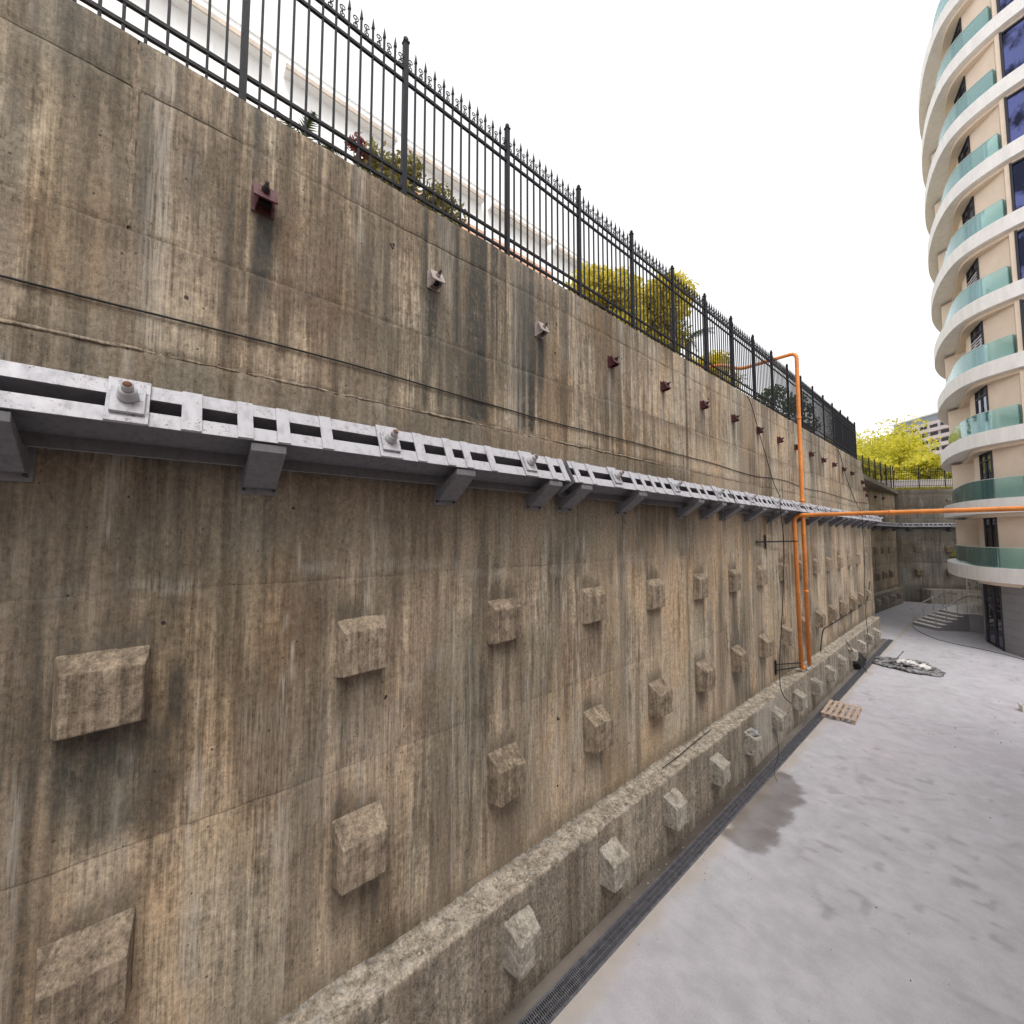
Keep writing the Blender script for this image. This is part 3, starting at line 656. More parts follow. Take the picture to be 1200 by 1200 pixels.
# ------------------------------------------------------------------ anchor heads on the upper wall
def head_meshes():
    hc = Vector((.150, 0, 0)); hw = .115
    cheeks = []
    for s_ in (-1, 1):
        m = MB(); y = s_*.075
        a = hc-DV*.12-NV*.01; b = hc+DV*.125-NV*.01
        m.prism([(-.02, y-.008, .10), (a.x, y-.008, a.z), (b.x, y-.008, b.z), (b.x-.03, y-.008, b.z-.035), (-.02, y-.008, -.15)], (0, .016, 0)); cheeks.append(m.mesh('cheek_plate'))
    pl = MB().box(hc, (.02, .24, .25), (NV, YV, DV)).mesh('anchor_plate')
    bp = MB().box((.004, 0, -.02), (.016, .24, .30)).mesh('back_plate')
    c = hc+NV*.01
    nut = MB().tube([c, c+NV*.05], .043, 6).mesh('nut')
    rod = MB().tube([c+NV*.05, c+NV*.068, c+NV*.07, c+NV*.115], .024, 12, True, lambda t: .03 if t < .5 else .022).mesh('anchor_rod', True)
    infill = MB().box((.05, 0, -.03), (.10, .132, .12)).mesh('shade_infill')  # dark box added between the cheeks; its colour stands for shade in the hollow
    return cheeks, pl, bp, nut, rod, infill
HM = head_meshes()
def anchor_head(loc, rotz, mat, label, group, sc=.75):
    t = thing('anchor_head', label, 'anchor head', loc, rotz, group); t.scale = (sc, sc, sc)
    def part(name, me, mt):
        o = bpy.data.objects.new(name, me); COL.objects.link(o); o.parent = t
        if len(me.materials) == 0: me.materials.append(mt)
        o.material_slots[0].link = 'OBJECT'; o.material_slots[0].material = mt
        return o
    part('shade_infill', HM[5], MAT['darksteel']); part('back_plate', HM[2], mat); part('cheek_plate', HM[0][0], mat); part('cheek_plate', HM[0][1], mat)
    p = part('anchor_plate', HM[1], mat)
    n = part('nut', HM[3], MAT['darksteel'] if mat == MAT['maroon'] else MAT['palehead']); r_ = part('anchor_rod', HM[4], MAT['darksteel'])
    n.parent = p; r_.parent = p
for k, y in enumerate(HEADS_A):
    mt = MAT['palehead'] if k in (1, 2) else MAT['maroon']
    cn = 'pale weathered' if k in (1, 2) else 'maroon'
    extra = ''
    anchor_head((0, y, 9.06-.012*(k % 3)), 0, mt, sc=.82 if k == 0 else .72, label=f'{cn} steel anchor head below the fence, {nth(k)} in the upper row{extra}', group='anchor heads in the upper row')
for k, y in enumerate((29.2, 29.75, 30.2)):
    anchor_head((0, y, 8.8-.33*k), 0, MAT['maroon'], f'dark anchor head in the slanted column at the end of the main wall, {["topmost", "middle one", "lowest"][k]}', 'anchor heads at the end of the main wall')
for k, y in enumerate((9.7, 11.9, 14.1)):
    anchor_head((-2.46+.0897*y, 31.6+y, 9.0), BROT, MAT['maroon'], f'dark anchor head on the set-back wall, {["leftmost", "middle one", "rightmost"][k]} of three', 'anchor heads on the set-back wall')
cd = Vector((3.1, 2.4)).normalized()
anchor_head((-.95+cd.x*4.1, 49.6+cd.y*4.1, 9.0), CROT, MAT['palehead'], 'single pale anchor head on the far end wall', 'anchor heads on the end wall')

# ------------------------------------------------------------------ fences
ME_P = MB().box((0, 0, 1.06), (.022, .022, 1.88)).add([(-.017, -.017, 1.99), (.017, -.017, 1.99), (.017, .017, 1.99), (-.017, .017, 1.99), (0, 0, 2.14)], [(0, 1, 4), (1, 2, 4), (2, 3, 4), (3, 0, 4), (3, 2, 1, 0)]).mesh('picket')
ME_P.materials.append(MAT['iron'])
ME_POST = MB().box((0, 0, 1.07), (.062, .062, 2.18)).box((0, 0, 2.165), (.078, .078, .018)).tube([(0, 0, 2.17), (0, 0, 2.19), (0, 0, 2.22), (0, 0, 2.25)], .03, 8, True, lambda t: .02 if t < .2 else .034 if t < .7 else .012).mesh('post')
ME_POST.materials.append(MAT['iron'])
def scroll_path(cy, cz, R, mirror):
    pts = []
    for i in range(15):
        t = i/14; a = t*2.6*math.pi; rr = R*(1-.72*t); pts.append((0, cy+mirror*rr*math.sin(a), cz+rr*math.cos(a)))
    return pts
ME_SCR = []
for mir in (1, -1):
    s1 = scroll_path(0, 1.945, .040, mir); s2 = scroll_path(0, 1.862, .034, -mir)
    pts_ = [(0, -p[1], 2*1.945-p[2]) for p in reversed(s1)]+s2
    me_ = MB().tube(pts_, .006, 5).mesh('scroll'); me_.materials.append(MAT['iron']); ME_SCR.append(me_)
def fence(label, loc, rotz, posts, npick=11, scroll=True, scrolls_to=99):
    t = thing('iron_fence', label, 'fence', loc, rotz)
    rails = {}; scr = {}
    for i, y in enumerate(posts):
        link_mesh('post', ME_POST, None, t, (0, y, 0))
        if i == len(posts)-1: break
        L = posts[i+1]-y; key = round(L, 3)
        if key not in rails:
            rails[key] = MB().box((0, 0, 0), (.034, L-.062, .034)).mesh('rail'); rails[key].materials.append(MAT['iron'])
        for z in (.19, .385, 1.63, 1.80): link_mesh('rail', rails[key], None, t, (0, y+L/2, z))
        for j in range(npick): link_mesh('picket', ME_P, None, t, (0, y+L*(j+1)/(npick+1), 0))
        if scroll:
            for j in range(npick+1): link_mesh('scroll', ME_SCR[j % 2], None, t, (0, y+L*(j+.5)/(npick+1), 0))
    return t
PA = [-1.33+1.69*k for k in range(19)]
fence('black iron fence with spear tips and scrolls along the top of the main wall', (-.14, 0, TOPZ), 0, PA)
fence('black iron fence on top of the set-back wall', (-2.6, 31.6, TOPZ), BROT, [2+1.6*k for k in range(11)], npick=5, scroll=False)
fence('black iron fence on grassy edge above the far end wall', (-.95-cd.y*.15, 49.6+cd.x*.15, TOPZ-.05), CROT, [.2+1.95*k for k in range(6)], npick=14, scroll=False)

# ------------------------------------------------------------------ cables on the wall
def cable(pts, r, label, mat=MAT['cable'], name='cable', group=None, n=6):
    pts = [Vector(p) for p in pts]; base = pts[0].copy()
    sm = []
    for i in range(len(pts)-1):
        p0, p1, p2, p3 = pts[max(i-1, 0)], pts[i], pts[i+1], pts[min(i+2, len(pts)-1)]
        for k in range(5):
            t = k/5; sm.append(.5*((2*p1)+(-p0+p2)*t+(2*p0-5*p1+4*p2-p3)*t*t+(-p0+3*p1-3*p2+p3)*t**3))
    sm.append(pts[-1])
    m = MB().tube([p-base for p in sm], r, n)
    o = m.build(name, mat, None, True, tuple(base)); tag(o, label, 'cable', group); return o
ys_ = np.arange(-6, 31, .6)
cable([(.016, y, 7.635+.018*math.sin(y*1.3)+.02*math.sin(y*.37+1)+(.0 if y < 3 else .03*math.sin(y*.9))) for y in ys_], .009, 'long black cable fixed along the upper wall above the steel beams')
cable([(-.12, 12.75, 10.0), (.03, 12.9, 9.85), (.05, 13.5, 9.0), (.05, 14.1, 8.25), (.06, 14.55, 7.6), (.34, 14.2, 7.0), (.54, 13.5, 6.7), (.52, 13.75, 5.5), (.50, 13.55, 4.0), (.48, 13.1, 2.0), (.55, 13.1, 1.4), (.72, 13.2, 1.2)], .011, 'black cable hanging from the fence down past the beam, left of the orange pipes')
cable([(-.1, 23.8, 10.0), (.04, 23.95, 9.8), (.05, 25.2, 8.7), (.06, 27.2, 7.5), (.4, 26.4, 6.95), (.52, 25.5, 6.5), (.47, 25.9, 4.5), (.46, 25.5, 2.9), (.6, 24.9, 1.2)], .012, 'black cable hanging down the far part of the main wall')
cable([(.10, 19.0, 1.42), (.08, 19.6, 2.1), (.07, 20.5, 2.15), (.07, 23.5, 2.2), (.07, 26.5, 2.25), (.1, 28.6, 2.5), (.1, 29.4, 3.3)], .022, 'thick black hose running low along the far main wall', name='hose')
cable([(.95, 36.87, .015), (1.35, 35.2, .012), (1.8, 34.05, .012), (2.38, 32.93, .012), (3.35, 32.19, .012), (3.94, 31.9, .012), (4.62, 31.4, .012), (5.5, 30.4, .012)], .016, 'thin black hose lying on the yard floor in front of the steps', name='hose')
cable([(.20, 7.3, 1.39), (.19, 7.9, 1.385), (.14, 8.8, 1.39), (.12, 9.6, 1.39)], .008, 'thin loose cable lying along the ledge')
cable([(.6, 12.0, 1.1), (.85, 11.6, .55), (.82, 11.3, .15), (.95, 11.1, .03)], .006, 'thin wire trailing from a footing block to the drain')

# ------------------------------------------------------------------ orange pipes
PR = .062
def pipe(pts, r, label, rad=.22):
    base = Vector(pts[0]); pth = arc_path([Vector(p)-base for p in pts], rad, 8)
    t = thing('orange_pipe', label, 'pipe', tuple(base), 0, 'orange pipes')
    MB().tube(pth, r, 16).build('pipe_run', MAT['orange'], t, True)
    return t, base
pt, pb = pipe([(.36, 16.45, 1.50), (.33, 16.55, 7.0), (.30, 16.75, 12.33), (-1.55, 16.75, 12.33), (-2.0, 16.2, 12.5), (-4.5, 15.6, 12.7)], PR, 'tall orange pipe rising up the wall and bending over the fence')
for z in (3.9, 6.98, 9.9):
    ax_ = .36-.03*(z-1.5)/5.5 if z < 7 else .33-.03*(z-7)/5.33; ay_ = 16.45+.1*(z-1.5)/5.5 if z < 7 else 16.55+.2*(z-7)/5.33
    MB().tube([Vector((ax_, ay_, z))-pb, Vector((ax_, ay_, z+.07))-pb], PR+.012, 16).build('pipe_collar', MAT['orange'], pt, True)
MB().tube([Vector((.36, 16.45, 1.50))-pb, Vector((.36, 16.45, 1.40))-pb, Vector((.33, 16.28, 1.38))-pb], .04, 10).build('pipe_outlet', MAT['nut'], pt, True)
pt2, pb2 = pipe([(.27, 15.92, 1.46), (.27, 15.80, 6.49), (3.2, 15.68, 6.475), (6.4, 15.58, 6.465), (12.5, 15.4, 6.52)], PR, 'orange pipe rising beside the tall one and crossing the yard to the building')
MB().tube([Vector((.27, 15.95, 1.50))-pb2, Vector((.27, 16.12, 1.47))-pb2], .075, 14).build('pipe_valve', MAT['orange'], pt2, True)
for xx, zz in ((2.6, 6.481), (5.4, 6.468)):
    yy = 15.80-.0375*(xx-.27)
    MB().tube([Vector((xx, yy, zz))-pb2, Vector((xx+.08, yy, zz))-pb2], PR+.009, 16).build('pipe_collar', MAT['orange'], pt2, True)
for z in (5.63,):
    MB().tube([Vector((.27, 15.82, z-.02))-pb2, Vector((.27, 15.82, z+.02))-pb2], PR+.014, 16).build('pipe_clamp', MAT['rust'], pt2, True)
t = thing('pipe_bracket', 'long black steel bar holding the orange pipe to the wall, high up', 'bracket', (0, 13.0, 5.63), 0, 'pipe brackets')
MB().bar((.05, 0, 0), (.22, 2.8, 0), .03, .045).build('strut', MAT['iron'], t); MB().box((.045, .74, 0), (.03, .06, .42)).build('wall_plate', MAT['iron'], t)
t = thing('pipe_bracket', 'pair of black steel bars holding the orange pipes at the ledge', 'bracket', (0, 14.3, 1.75), 0, 'pipe brackets')
for dz, z1 in ((.12, -.10), (-.06, -.22)): MB().bar((.04, 0, dz), (.27, 1.62, z1), .03, .03).build('strut', MAT['iron'], t)
MB().box((.03, 0, .03), (.03, .08, .42)).build('wall_plate', MAT['iron'], t)

# ------------------------------------------------------------------ drain channel
dr = thing('drain_channel', 'slotted metal drain channel along the foot of the wall', 'drain', (.642, 5, 0))
MB().box((0, 7, -.16), (.24, 38, .02)).box((-.118, 7, -.08), (.012, 38, .16)).box((.118, 7, -.08), (.012, 38, .16)).build('trough', MAT['trough'], dr)
for s_ in (-1, 1): MB().box((s_*.118, 7, .002), (.022, 38, .012)).build('edge_rail', MAT['grate'], dr)
mg = MB()
for q in range(34): mg.box((0, -.485+q*.0294, -.004), (.205, .013, .016))
for xx in (-.10, -.035, .035, .10): mg.box((xx, 0, -.0065), (.010, .99, .016))
mg = mg.mesh('grate'); mg.materials.append(MAT['grate'])
for q in range(30):
    rq = random.Random(q); link_mesh('grate', mg, None, dr, (0, -3.5+q*1.0, .001+rq.uniform(-.003, .003)), (0, 0, rq.uniform(-.004, .004)))

# ------------------------------------------------------------------ rubble on the ledge and by the drain
def pebbles(label, n, fn, smin, smax, seed, mat=MAT['rubble']):
    rp = random.Random(seed); m = MB()
    oc = [(1, 0, 0), (-1, 0, 0), (0, 1, 0), (0, -1, 0), (0, 0, 1), (0, 0, -1)]
    fc = [(0, 2, 4), (2, 1, 4), (1, 3, 4), (3, 0, 4), (2, 0, 5), (1, 2, 5), (3, 1, 5), (0, 3, 5)]
    for i in range(n):
        p = fn(rp); s_ = smin*(smax/smin)**(rp.random()**2); a = rp.uniform(0, 6.28)
        q = []
        for v in oc:
            k = s_*rp.uniform(.6, 1.2); x, y, z = v[0]*k, v[1]*k*1.3, v[2]*k*.7
            q.append((p[0]+x*math.cos(a)-y*math.sin(a), p[1]+x*math.sin(a)+y*math.cos(a), p[2]+z))
        m.add(q, fc)
    o = m.build('rubble', mat); tag(o, label, 'rubble', kind='stuff'); return o
pebbles('small stones and crumbled mortar scattered along the ledge', 1500, lambda r: (.01+.33*r.random()**1.3, r.uniform(2, 26), 1.345), .005, .026, 5)
pebbles('grit and small stones beside the drain', 500, lambda r: (r.choice([r.uniform(.38, .5), r.uniform(.8, 1.1)]), r.uniform(5, 30), .008), .004, .02, 6)
pebbles('sparse dark crumbs lying on the yard floor', 120, lambda r: (r.uniform(1.2, 5), r.uniform(6, 30), .006), .005, .02, 8, MAT['darksteel'])

# ------------------------------------------------------------------ wooden pallet
pal = thing('pallet', 'wooden pallet lying on the floor beside the drain', 'pallet', (1.06, 16.95, 0), math.radians(3))
rp = random.Random(4)
for q in range(6):
    MB().box((-.37+q*.148, rp.uniform(-.02, .02), .133), (.088, 1.5, .02)).build('deck_board', MAT['wood'], pal, rot=(0, 0, rp.uniform(-.015, .015)), bevel=.003)
for yy in (-.66, 0, .66):
    MB().box((0, yy, .111), (.86, .10, .02)).build('stringer_board', MAT['wood'], pal)
    for xx in (-.37, 0, .37): MB().box((xx, yy, .061), (.10, .12, .078)).build('block', MAT['wood'], pal, bevel=.003)
for xx in (-.37, 0, .37): MB().box((xx, 0, .011), (.10, 1.46, .02)).build('bottom_board', MAT['wood'], pal)

# ------------------------------------------------------------------ heap of tarpaulin and sacks
def lumpy(path, r, seed, flat=.6, n=14, mat=None):
    path = arc_path(path, .5, 4); L = len(path)
    dense = []
    for a, b in zip(path[:-1], path[1:]):
        for q in range(5): dense.append(a.lerp(b, q/5))
    dense.append(path[-1]); m = MB(); m.tube(dense, r, n, True, lambda t: r*(.35+.65*math.sin(math.pi*min(1, max(0, .08+.86*t)))**.5)*(.7+.6*float(fbm(np.array([t*9+seed]), np.array([seed*1.0]), seed)[0])))
    vv = []
    for i, (x, y, z) in enumerate(m.v):
        nn = float(fbm(np.array([x*7+seed]), np.array([y*7+z*11]), seed, 3)[0])-.5
        n2 = float(vnoise(np.array([x*16+seed]), np.array([y*16+z*9]), seed+5)[0])-.5
        vv.append((x+nn*.22+n2*.06, y+nn*.24+n2*.06, max(.004, (z*flat+nn*.14+n2*.07)*.75)))
    m.v = vv; return m
tp = thing('tarpaulin_heap', 'heap of crumpled dark grey tarpaulin on the yard floor', 'tarpaulin', (1.8, 25.2, 0))
for i, (pth, r) in enumerate([([(-1.0, -.5, .1), (-.2, -.85, .14), (.5, -.95, .15), (1.1, -.75, .1)], .17), ([(-.5, .75, .1), (.1, .85, .16), (.6, .6, .16), (1.05, -.35, .08)], .20), ([(-1.05, .55, .08), (-.55, .45, .2), (-.1, .3, .22), (.15, -.1, .1)], .19), ([(-.95, -.35, .06), (-.5, .15, .2), (-.15, -.45, .15)], .15), ([(.55, -.55, .1), (.85, -.6, .16), (1.12, -.75, .06)], .15)]):
    lumpy([Vector(p) for p in pth], r, 3+i).build('tarpaulin_fold', MAT['tarp'], tp, True)
o = lumpy([Vector(p) for p in [(-.32, -.06, .12), (.0, -.12, .15), (.3, -.22, .12)]], .20, 21, .75).build('sack', MAT['sack'], None, True, (1.85, 25.2, .12)); tag(o, 'white sack lying in the tarpaulin heap, nearer the wall', 'sack', 'white sacks in the heap')
o = lumpy([Vector(p) for p in [(-.3, .05, .1), (.05, -.02, .13), (.28, -.1, .1)]], .17, 27, .75).build('sack', MAT['sack'], None, True, (2.3, 24.95, .10)); tag(o, 'white sack lying in the tarpaulin heap, nearer the building', 'sack', 'white sacks in the heap')
for i, (a, b, l_) in enumerate([((1.42, 25.5, .12), (1.66, 25.9, .50), 'thin stick poking up from the tarpaulin heap'), ((.85, 24.75, .04), (1.5, 24.45, .12), 'dark plank end at the left of the tarpaulin heap')]):
    m = MB().bar((0, 0, 0), Vector(b)-Vector(a), .035, .03); o = m.build('wooden_stick', MAT['tarp'], None, False, a); tag(o, l_, 'stick')

for a, b, l_ in (((.36, 21.75, 1.42), (.83, 22.8, .02), 'thin dark rod leaning from the ledge down to the drain'),):
    m = MB().tube([(0, 0, 0), Vector(b)-Vector(a)], .016, 6); tag(m.build('metal_rod', MAT['darksteel'], None, True, a), l_, 'rod')
o = lumpy([Vector(p) for p in [(-.03, -.22, .12), (.0, 0, .62), (.03, .22, .15)]], .24, 33, 1.2).build('fabric_bundle', MAT['cable'], None, True, (.50, 23.2, 0)); tag(o, 'black fabric bundle heaped between the far footing blocks by the drain', 'bundle')
o = lumpy([Vector(p) for p in [(-.10, -.16, .03), (.02, 0, .05), (-.02, .17, .03)]], .12, 37, .7).build('rag', MAT['tarp'], None, True, (.47, 11.0, .955)); tag(o, 'grey rag draped over a footing block near the wet patch', 'rag')

# small crate at the right edge of the frame
t = thing('plastic_crate', 'small pale open crate on the yard floor near the right edge', 'crate', (5.02, 21.8, 0), .3)
for sx_, sy_, dx, dy in ((.0, -.12, .34, .02), (.0, .12, .34, .02), (-.16, 0, .02, .24), (.16, 0, .02, .24)): MB().box((sx_, sy_, .11), (dx, dy, .20)).build('side_panel', MAT['lattice'], t)
MB().box((0, 0, .015), (.30, .22, .02)).build('base', MAT['frame'], t)
m = MB().tube([(0, 0, .03), (.1, .02, .32)], .02, 6); m.build('contents', MAT['frame'], t)

# ------------------------------------------------------------------ apartment building with curved balconies
def catmull(pts, n=8):
    pts = [Vector((p[0], p[1], 0)) for p in pts]; out = []
    for i in range(len(pts)-1):
        p0, p1, p2, p3 = pts[max(i-1, 0)], pts[i], pts[i+1], pts[min(i+2, len(pts)-1)]
        for k_ in range(n):
            t_ = k_/n; out.append(.5*((2*p1)+(-p0+p2)*t_+(2*p0-5*p1+4*p2-p3)*t_*t_+(-p0+3*p1-3*p2+p3)*t_**3))
    out.append(pts[-1]); return out
EDGE = catmull([(20, 29.2), (14, 29.4), (10, 29.7), (7.6, 30.0), (6.2, 30.35), (5.35, 30.75), (4.5, 31.4), (3.87, 32.32), (3.35, 33.84), (2.96, 35.7), (2.67, 38.15), (2.63, 40.65), (3.02, 43.3), (4.2, 46), (7, 48.5)], 7)
def offset(path, d):                       # positive d = into the building
    out = []
    for i, p in enumerate(path):
        t_ = (path[min(i+1, len(path)-1)]-path[max(i-1, 0)]).normalized(); out.append(p+Vector((t_.y, -t_.x, 0))*d)
    return out
def voffset(path, d0, d1):                 # offset that widens towards the rounded tip
    out = []
    for i, p in enumerate(path):
        t_ = (path[min(i+1, len(path)-1)]-path[max(i-1, 0)]).normalized(); q_ = min(1, max(0, (p.y-31.6)/4.2)); q_ = q_*q_*(3-2*q_)
        if p.x > 6: q_ = 0
        out.append(p+Vector((t_.y, -t_.x, 0))*(d0+(d1-d0)*q_))
    return out
BX, BY = 11.0, 38.0
def closed(path): return path+[Vector((20, 48.5, 0))]
bld = thing('apartment_building', 'tall beige apartment building with curved white balconies and teal glass at right', 'building', (BX, BY, 0))
BL0 = Vector((BX, BY, 0))
def bprism(path, z0, z1, mat, name, parent=bld, smooth=False, bevel=0):
    m = MB(); m.prism([(p.x-BX, p.y-BY, z0) for p in path], (0, 0, z1-z0))
    return m.build(name, mat, parent, smooth, bevel=bevel)
def strip(path, z0, z1, th, mat, name, parent):   # vertical sheet with thickness along a path
    a = path; b = offset(path, th); m = MB(); n = len(a)
    vv = [(p.x-BX, p.y-BY, z) for z in (z0, z1) for p in a]+[(p.x-BX, p.y-BY, z) for z in (z0, z1) for p in b]
    ff = []
    for i in range(n-1):
        ff += [(i, i+1, n+i+1, n+i), (2*n+i+1, 2*n+i, 3*n+i, 3*n+i+1), (n+i, n+i+1, 3*n+i+1, 3*n+i), (i+1, i, 2*n+i, 2*n+i+1)]
    ff += [(0, n, 3*n, 2*n), (n-1, 3*n-1, 4*n-1, 2*n-1)]
    m.add(vv, ff); return m.build(name, mat, parent)
def seg_path(pts, n=1):
    out = []
    for a, b in zip(pts[:-1], pts[1:]):
        for k_ in range(n): out.append(Vector((a[0]+(b[0]-a[0])*k_/n, a[1]+(b[1]-a[1])*k_/n, 0)))
    out.append(Vector((pts[-1][0], pts[-1][1], 0))); return out
iG0 = min(range(len(EDGE)), key=lambda i: (EDGE[i]-Vector((5.62, 30.62, 0))).length)
iG1 = min(range(len(EDGE)), key=lambda i: (EDGE[i]-Vector((2.9, 42.0, 0))).length)
iA0 = min(range(len(EDGE)), key=lambda i: (EDGE[i]-Vector((7.6, 30.0, 0))).length)
H0, SH = 3.5, 3.45
NF = 10
BAYC = Vector((5.32, 31.02, 0))
for k in range(NF):
    zb = H0+SH*k; zt = zb+.72
    s_ = bprism(closed(EDGE), zb, zt, MAT['slab'], 'balcony_slab')
    bprism(closed(voffset(EDGE, .30, .85)), zb-.19, zb-.002, MAT['plaster'], 'soffit_panel', s_)
    # glass balustrade
    gp = voffset(EDGE, .13, .40)[(iG0 if k else iA0):iG1]
    ge = gp[0]; back = ge+Vector((.35, .95, 0)).normalized()*.85
    g_ = strip([back, ge], zt-.05, zt+1.0, .016, MAT['teal'], 'glass_panel', s_) if k else None
    nper = 11
    for a in range(0, len(gp)-1, nper):
        sub = gp[a:a+nper+1]
        if len(sub) > 1: strip(sub, zt-.05, zt+1.0, .016, MAT['teal'], 'glass_panel', s_)
    strip(offset(gp, -.004), zt+1.0, zt+1.022, .026, MAT['lattice'], 'glass_cap', s_)
    if k == NF-1: continue
    z0, z1 = zt-.01, zb+SH-.17
    # facade
    def wallp(pts, nm='wall', mt=MAT['plaster']): return strip(seg_path(pts), z0, z1, .25, mt, nm, bld)
    w1 = wallp([(5.74, 31.0), (4.74, 32.15)]); wallp([(5.95, 30.62), (5.76, 30.70), (5.75, 31.0)], 'pilaster')
    w2 = wallp([(4.35, 33.6), (4.12, 34.5), (4.05, 36.6), (3.14, 37.4)]); wallp([(3.14, 37.41), (3.1, 41), (3.4, 44)])
    # corner window of the balcony
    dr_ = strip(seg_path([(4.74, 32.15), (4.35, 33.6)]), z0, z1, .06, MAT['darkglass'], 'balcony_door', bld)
    m = MB()
    for q in (0, .5, 1):
        c = Vector((4.35, 33.6, 0)).lerp(Vector((4.74, 32.15, 0)), q); m.box((c.x-BX-.02, c.y-BY, (z0+z1)/2), (.07, .07, z1-z0))
    m.bar((4.35-BX-.02, 33.6-BY, z1-.45), (4.74-BX-.02, 32.15-BY, z1-.45), .05, .05); m.bar((4.35-BX-.02, 33.6-BY, z1-.03), (4.74-BX-.02, 32.15-BY, z1-.03), .06, .07)
    m.build('door_frame', MAT['frame'], dr_)
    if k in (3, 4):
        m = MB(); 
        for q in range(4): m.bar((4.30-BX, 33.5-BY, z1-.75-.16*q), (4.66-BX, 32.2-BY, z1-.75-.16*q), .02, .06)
        m.build('reflection_stripes', MAT['paleblock'], dr_)  # pale bars added to imitate striped reflections in the door glass
    # front windows
    for (xa, ya_), (xb, yb_), nm in (((5.95, 30.62), (7.5, 30.25), 'window'), ((8.3, 30.1), (11.2, 29.85), 'window'), ((12.2, 29.75), (15, 29.6), 'window')):
        a_ = Vector((xa, ya_+.06, 0)); b_ = Vector((xb, yb_+.06, 0))
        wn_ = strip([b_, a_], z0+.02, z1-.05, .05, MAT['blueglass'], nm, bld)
        m = MB()
        for q in (0, .5, 1):
            c = a_.lerp(b_, q); m.box((c.x-BX, c.y-BY-.03, (z0+z1)/2), (.09, .10, z1-z0-.02))
        for z in (z0+.05, z1-.10): m.bar((a_.x-BX, a_.y-BY-.03, z), (b_.x-BX, b_.y-BY-.03, z), .08, .09)
        m.build('window_frame', MAT['frame'], wn_)
    for pa, pb_ in (((7.5, 30.25), (8.3, 30.1)), ((11.2, 29.85), (12.2, 29.75)), ((15, 29.6), (20, 29.5))): wallp([pb_, pa])
# inner core so that nothing shows through
MB().box((15.5-BX, 41-BY, 18), (8.5, 14, 36)).build('core', MAT['frame'], bld)
MB().box((9.2-BX, 39-BY, 18), (5.5, 12, 35.6)).build('core', MAT['plaster'], bld)
# ground floor: grey cladding boards, door, pier
gw = strip(seg_path([(20, 29.9), (9, 30.05), (7, 30.35), (5.45, 30.98), (4.72, 32.25)]), 0, 3.36, .25, MAT['greytile'], 'ground_floor_wall', bld)
gp_ = seg_path([(20, 29.9), (9, 30.05), (7, 30.35), (5.45, 30.98), (4.72, 32.25)])
for q in range(8):
    strip(offset(gp_, -.02), .02+q*.42, .02+q*.42+.408, .018, MAT['greytile'], 'cladding_board', gw)
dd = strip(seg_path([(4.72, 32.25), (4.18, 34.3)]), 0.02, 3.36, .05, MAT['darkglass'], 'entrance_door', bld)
m = MB()
for q in (0, .45, 1):
    c = Vector((4.72, 32.25, 0)).lerp(Vector((4.18, 34.3, 0)), q); m.box((c.x-BX-.02, c.y-BY, 1.69), (.09, .09, 3.34))
for z in (.06, 2.25, 3.3): m.bar((4.70-BX, 32.25-BY, z), (4.16-BX, 34.3-BY, z), .06, .07)
m.build('door_frame', MAT['frame'], dd)
strip(seg_path([(4.18, 34.3), (4.05, 34.75), (4.35, 37.3)]), 0, 3.36, .3, MAT['greytile'], 'pier', bld)
MB().box((10-BX, 39-BY, 1.7), (10, 12, 3.3)).build('core', MAT['greytile'], bld)

# podium and steps
e = Vector((1.14, -1.25, 0)).normalized(); cl = Vector((.739, .674, 0)); S0 = Vector((.96, 37.3, 0)); SW = 1.70
st_t = thing('entrance_steps', 'short flight of grey steps up to the building podium', 'steps', tuple(S0))
for q in range(6):
    a = cl*(.30*q); poly = [a, a+e*SW, a+e*SW+cl*(.32 if q < 5 else .5), a+cl*(.32 if q < 5 else .5)]
    m = MB(); m.prism([(p.x, p.y, 0) for p in poly], (0, 0, .172*(q+1))); m.build('step', MAT['steps'], st_t, bevel=.008)
    m = MB(); m.prism([(p.x, p.y, .172*(q+1)+.001) for p in [a-cl*.02-e*.01, a+e*(SW+.01)-cl*.02, a+e*(SW+.01)+cl*.34, a-e*.01+cl*.34]], (0, 0, .03)); m.build('tread', MAT['slab'], st_t)
podp = [S0+cl*1.83, S0+cl*1.83+e*(SW+.02), Vector((4.30, 37.15, 0)), Vector((6, 44, 0)), Vector((3.5, 44, 0))]
pod = thing('podium', 'low grey podium at the top of the steps beside the building', 'podium', tuple(podp[0]))
m = MB(); m.prism([(p.x-podp[0].x, p.y-podp[0].y, 0) for p in podp], (0, 0, 1.06)); m.build('podium_base', MAT['greytile'], pod)
m = MB(); m.prism([(p.x-podp[0].x, p.y-podp[0].y, 1.062) for p in podp], (0, 0, .03)); m.build('podium_paving', MAT['slab'], pod)
for i, (off_, l_) in enumerate(((.06, 'steel handrail on the far left side of the steps'), (SW-.04, 'steel handrail on the near right side of the steps'))):
    b0 = S0+e*off_; t = thing('handrail', l_, 'handrail', (b0.x, b0.y, 0), 0, 'handrails of the steps')
    z = lambda s: .2+.172*s/.30
    MB().tube([cl*-.15+Vector((0, 0, z(-.15)+.88)), cl*.1+Vector((0, 0, z(.1)+.9)), cl*1.8+Vector((0, 0, z(1.8)+.9)), cl*2.6+Vector((0, 0, 1.08+.95))], .034, 8).build('top_rail', MAT['rail'], t, True)
    for s_ in (.05, .65, 1.25, 1.8): MB().tube([cl*s_+Vector((0, 0, z(s_)-.1)), cl*s_+Vector((0, 0, z(s_)+.9))], .024, 8).build('baluster', MAT['rail'], t, True)
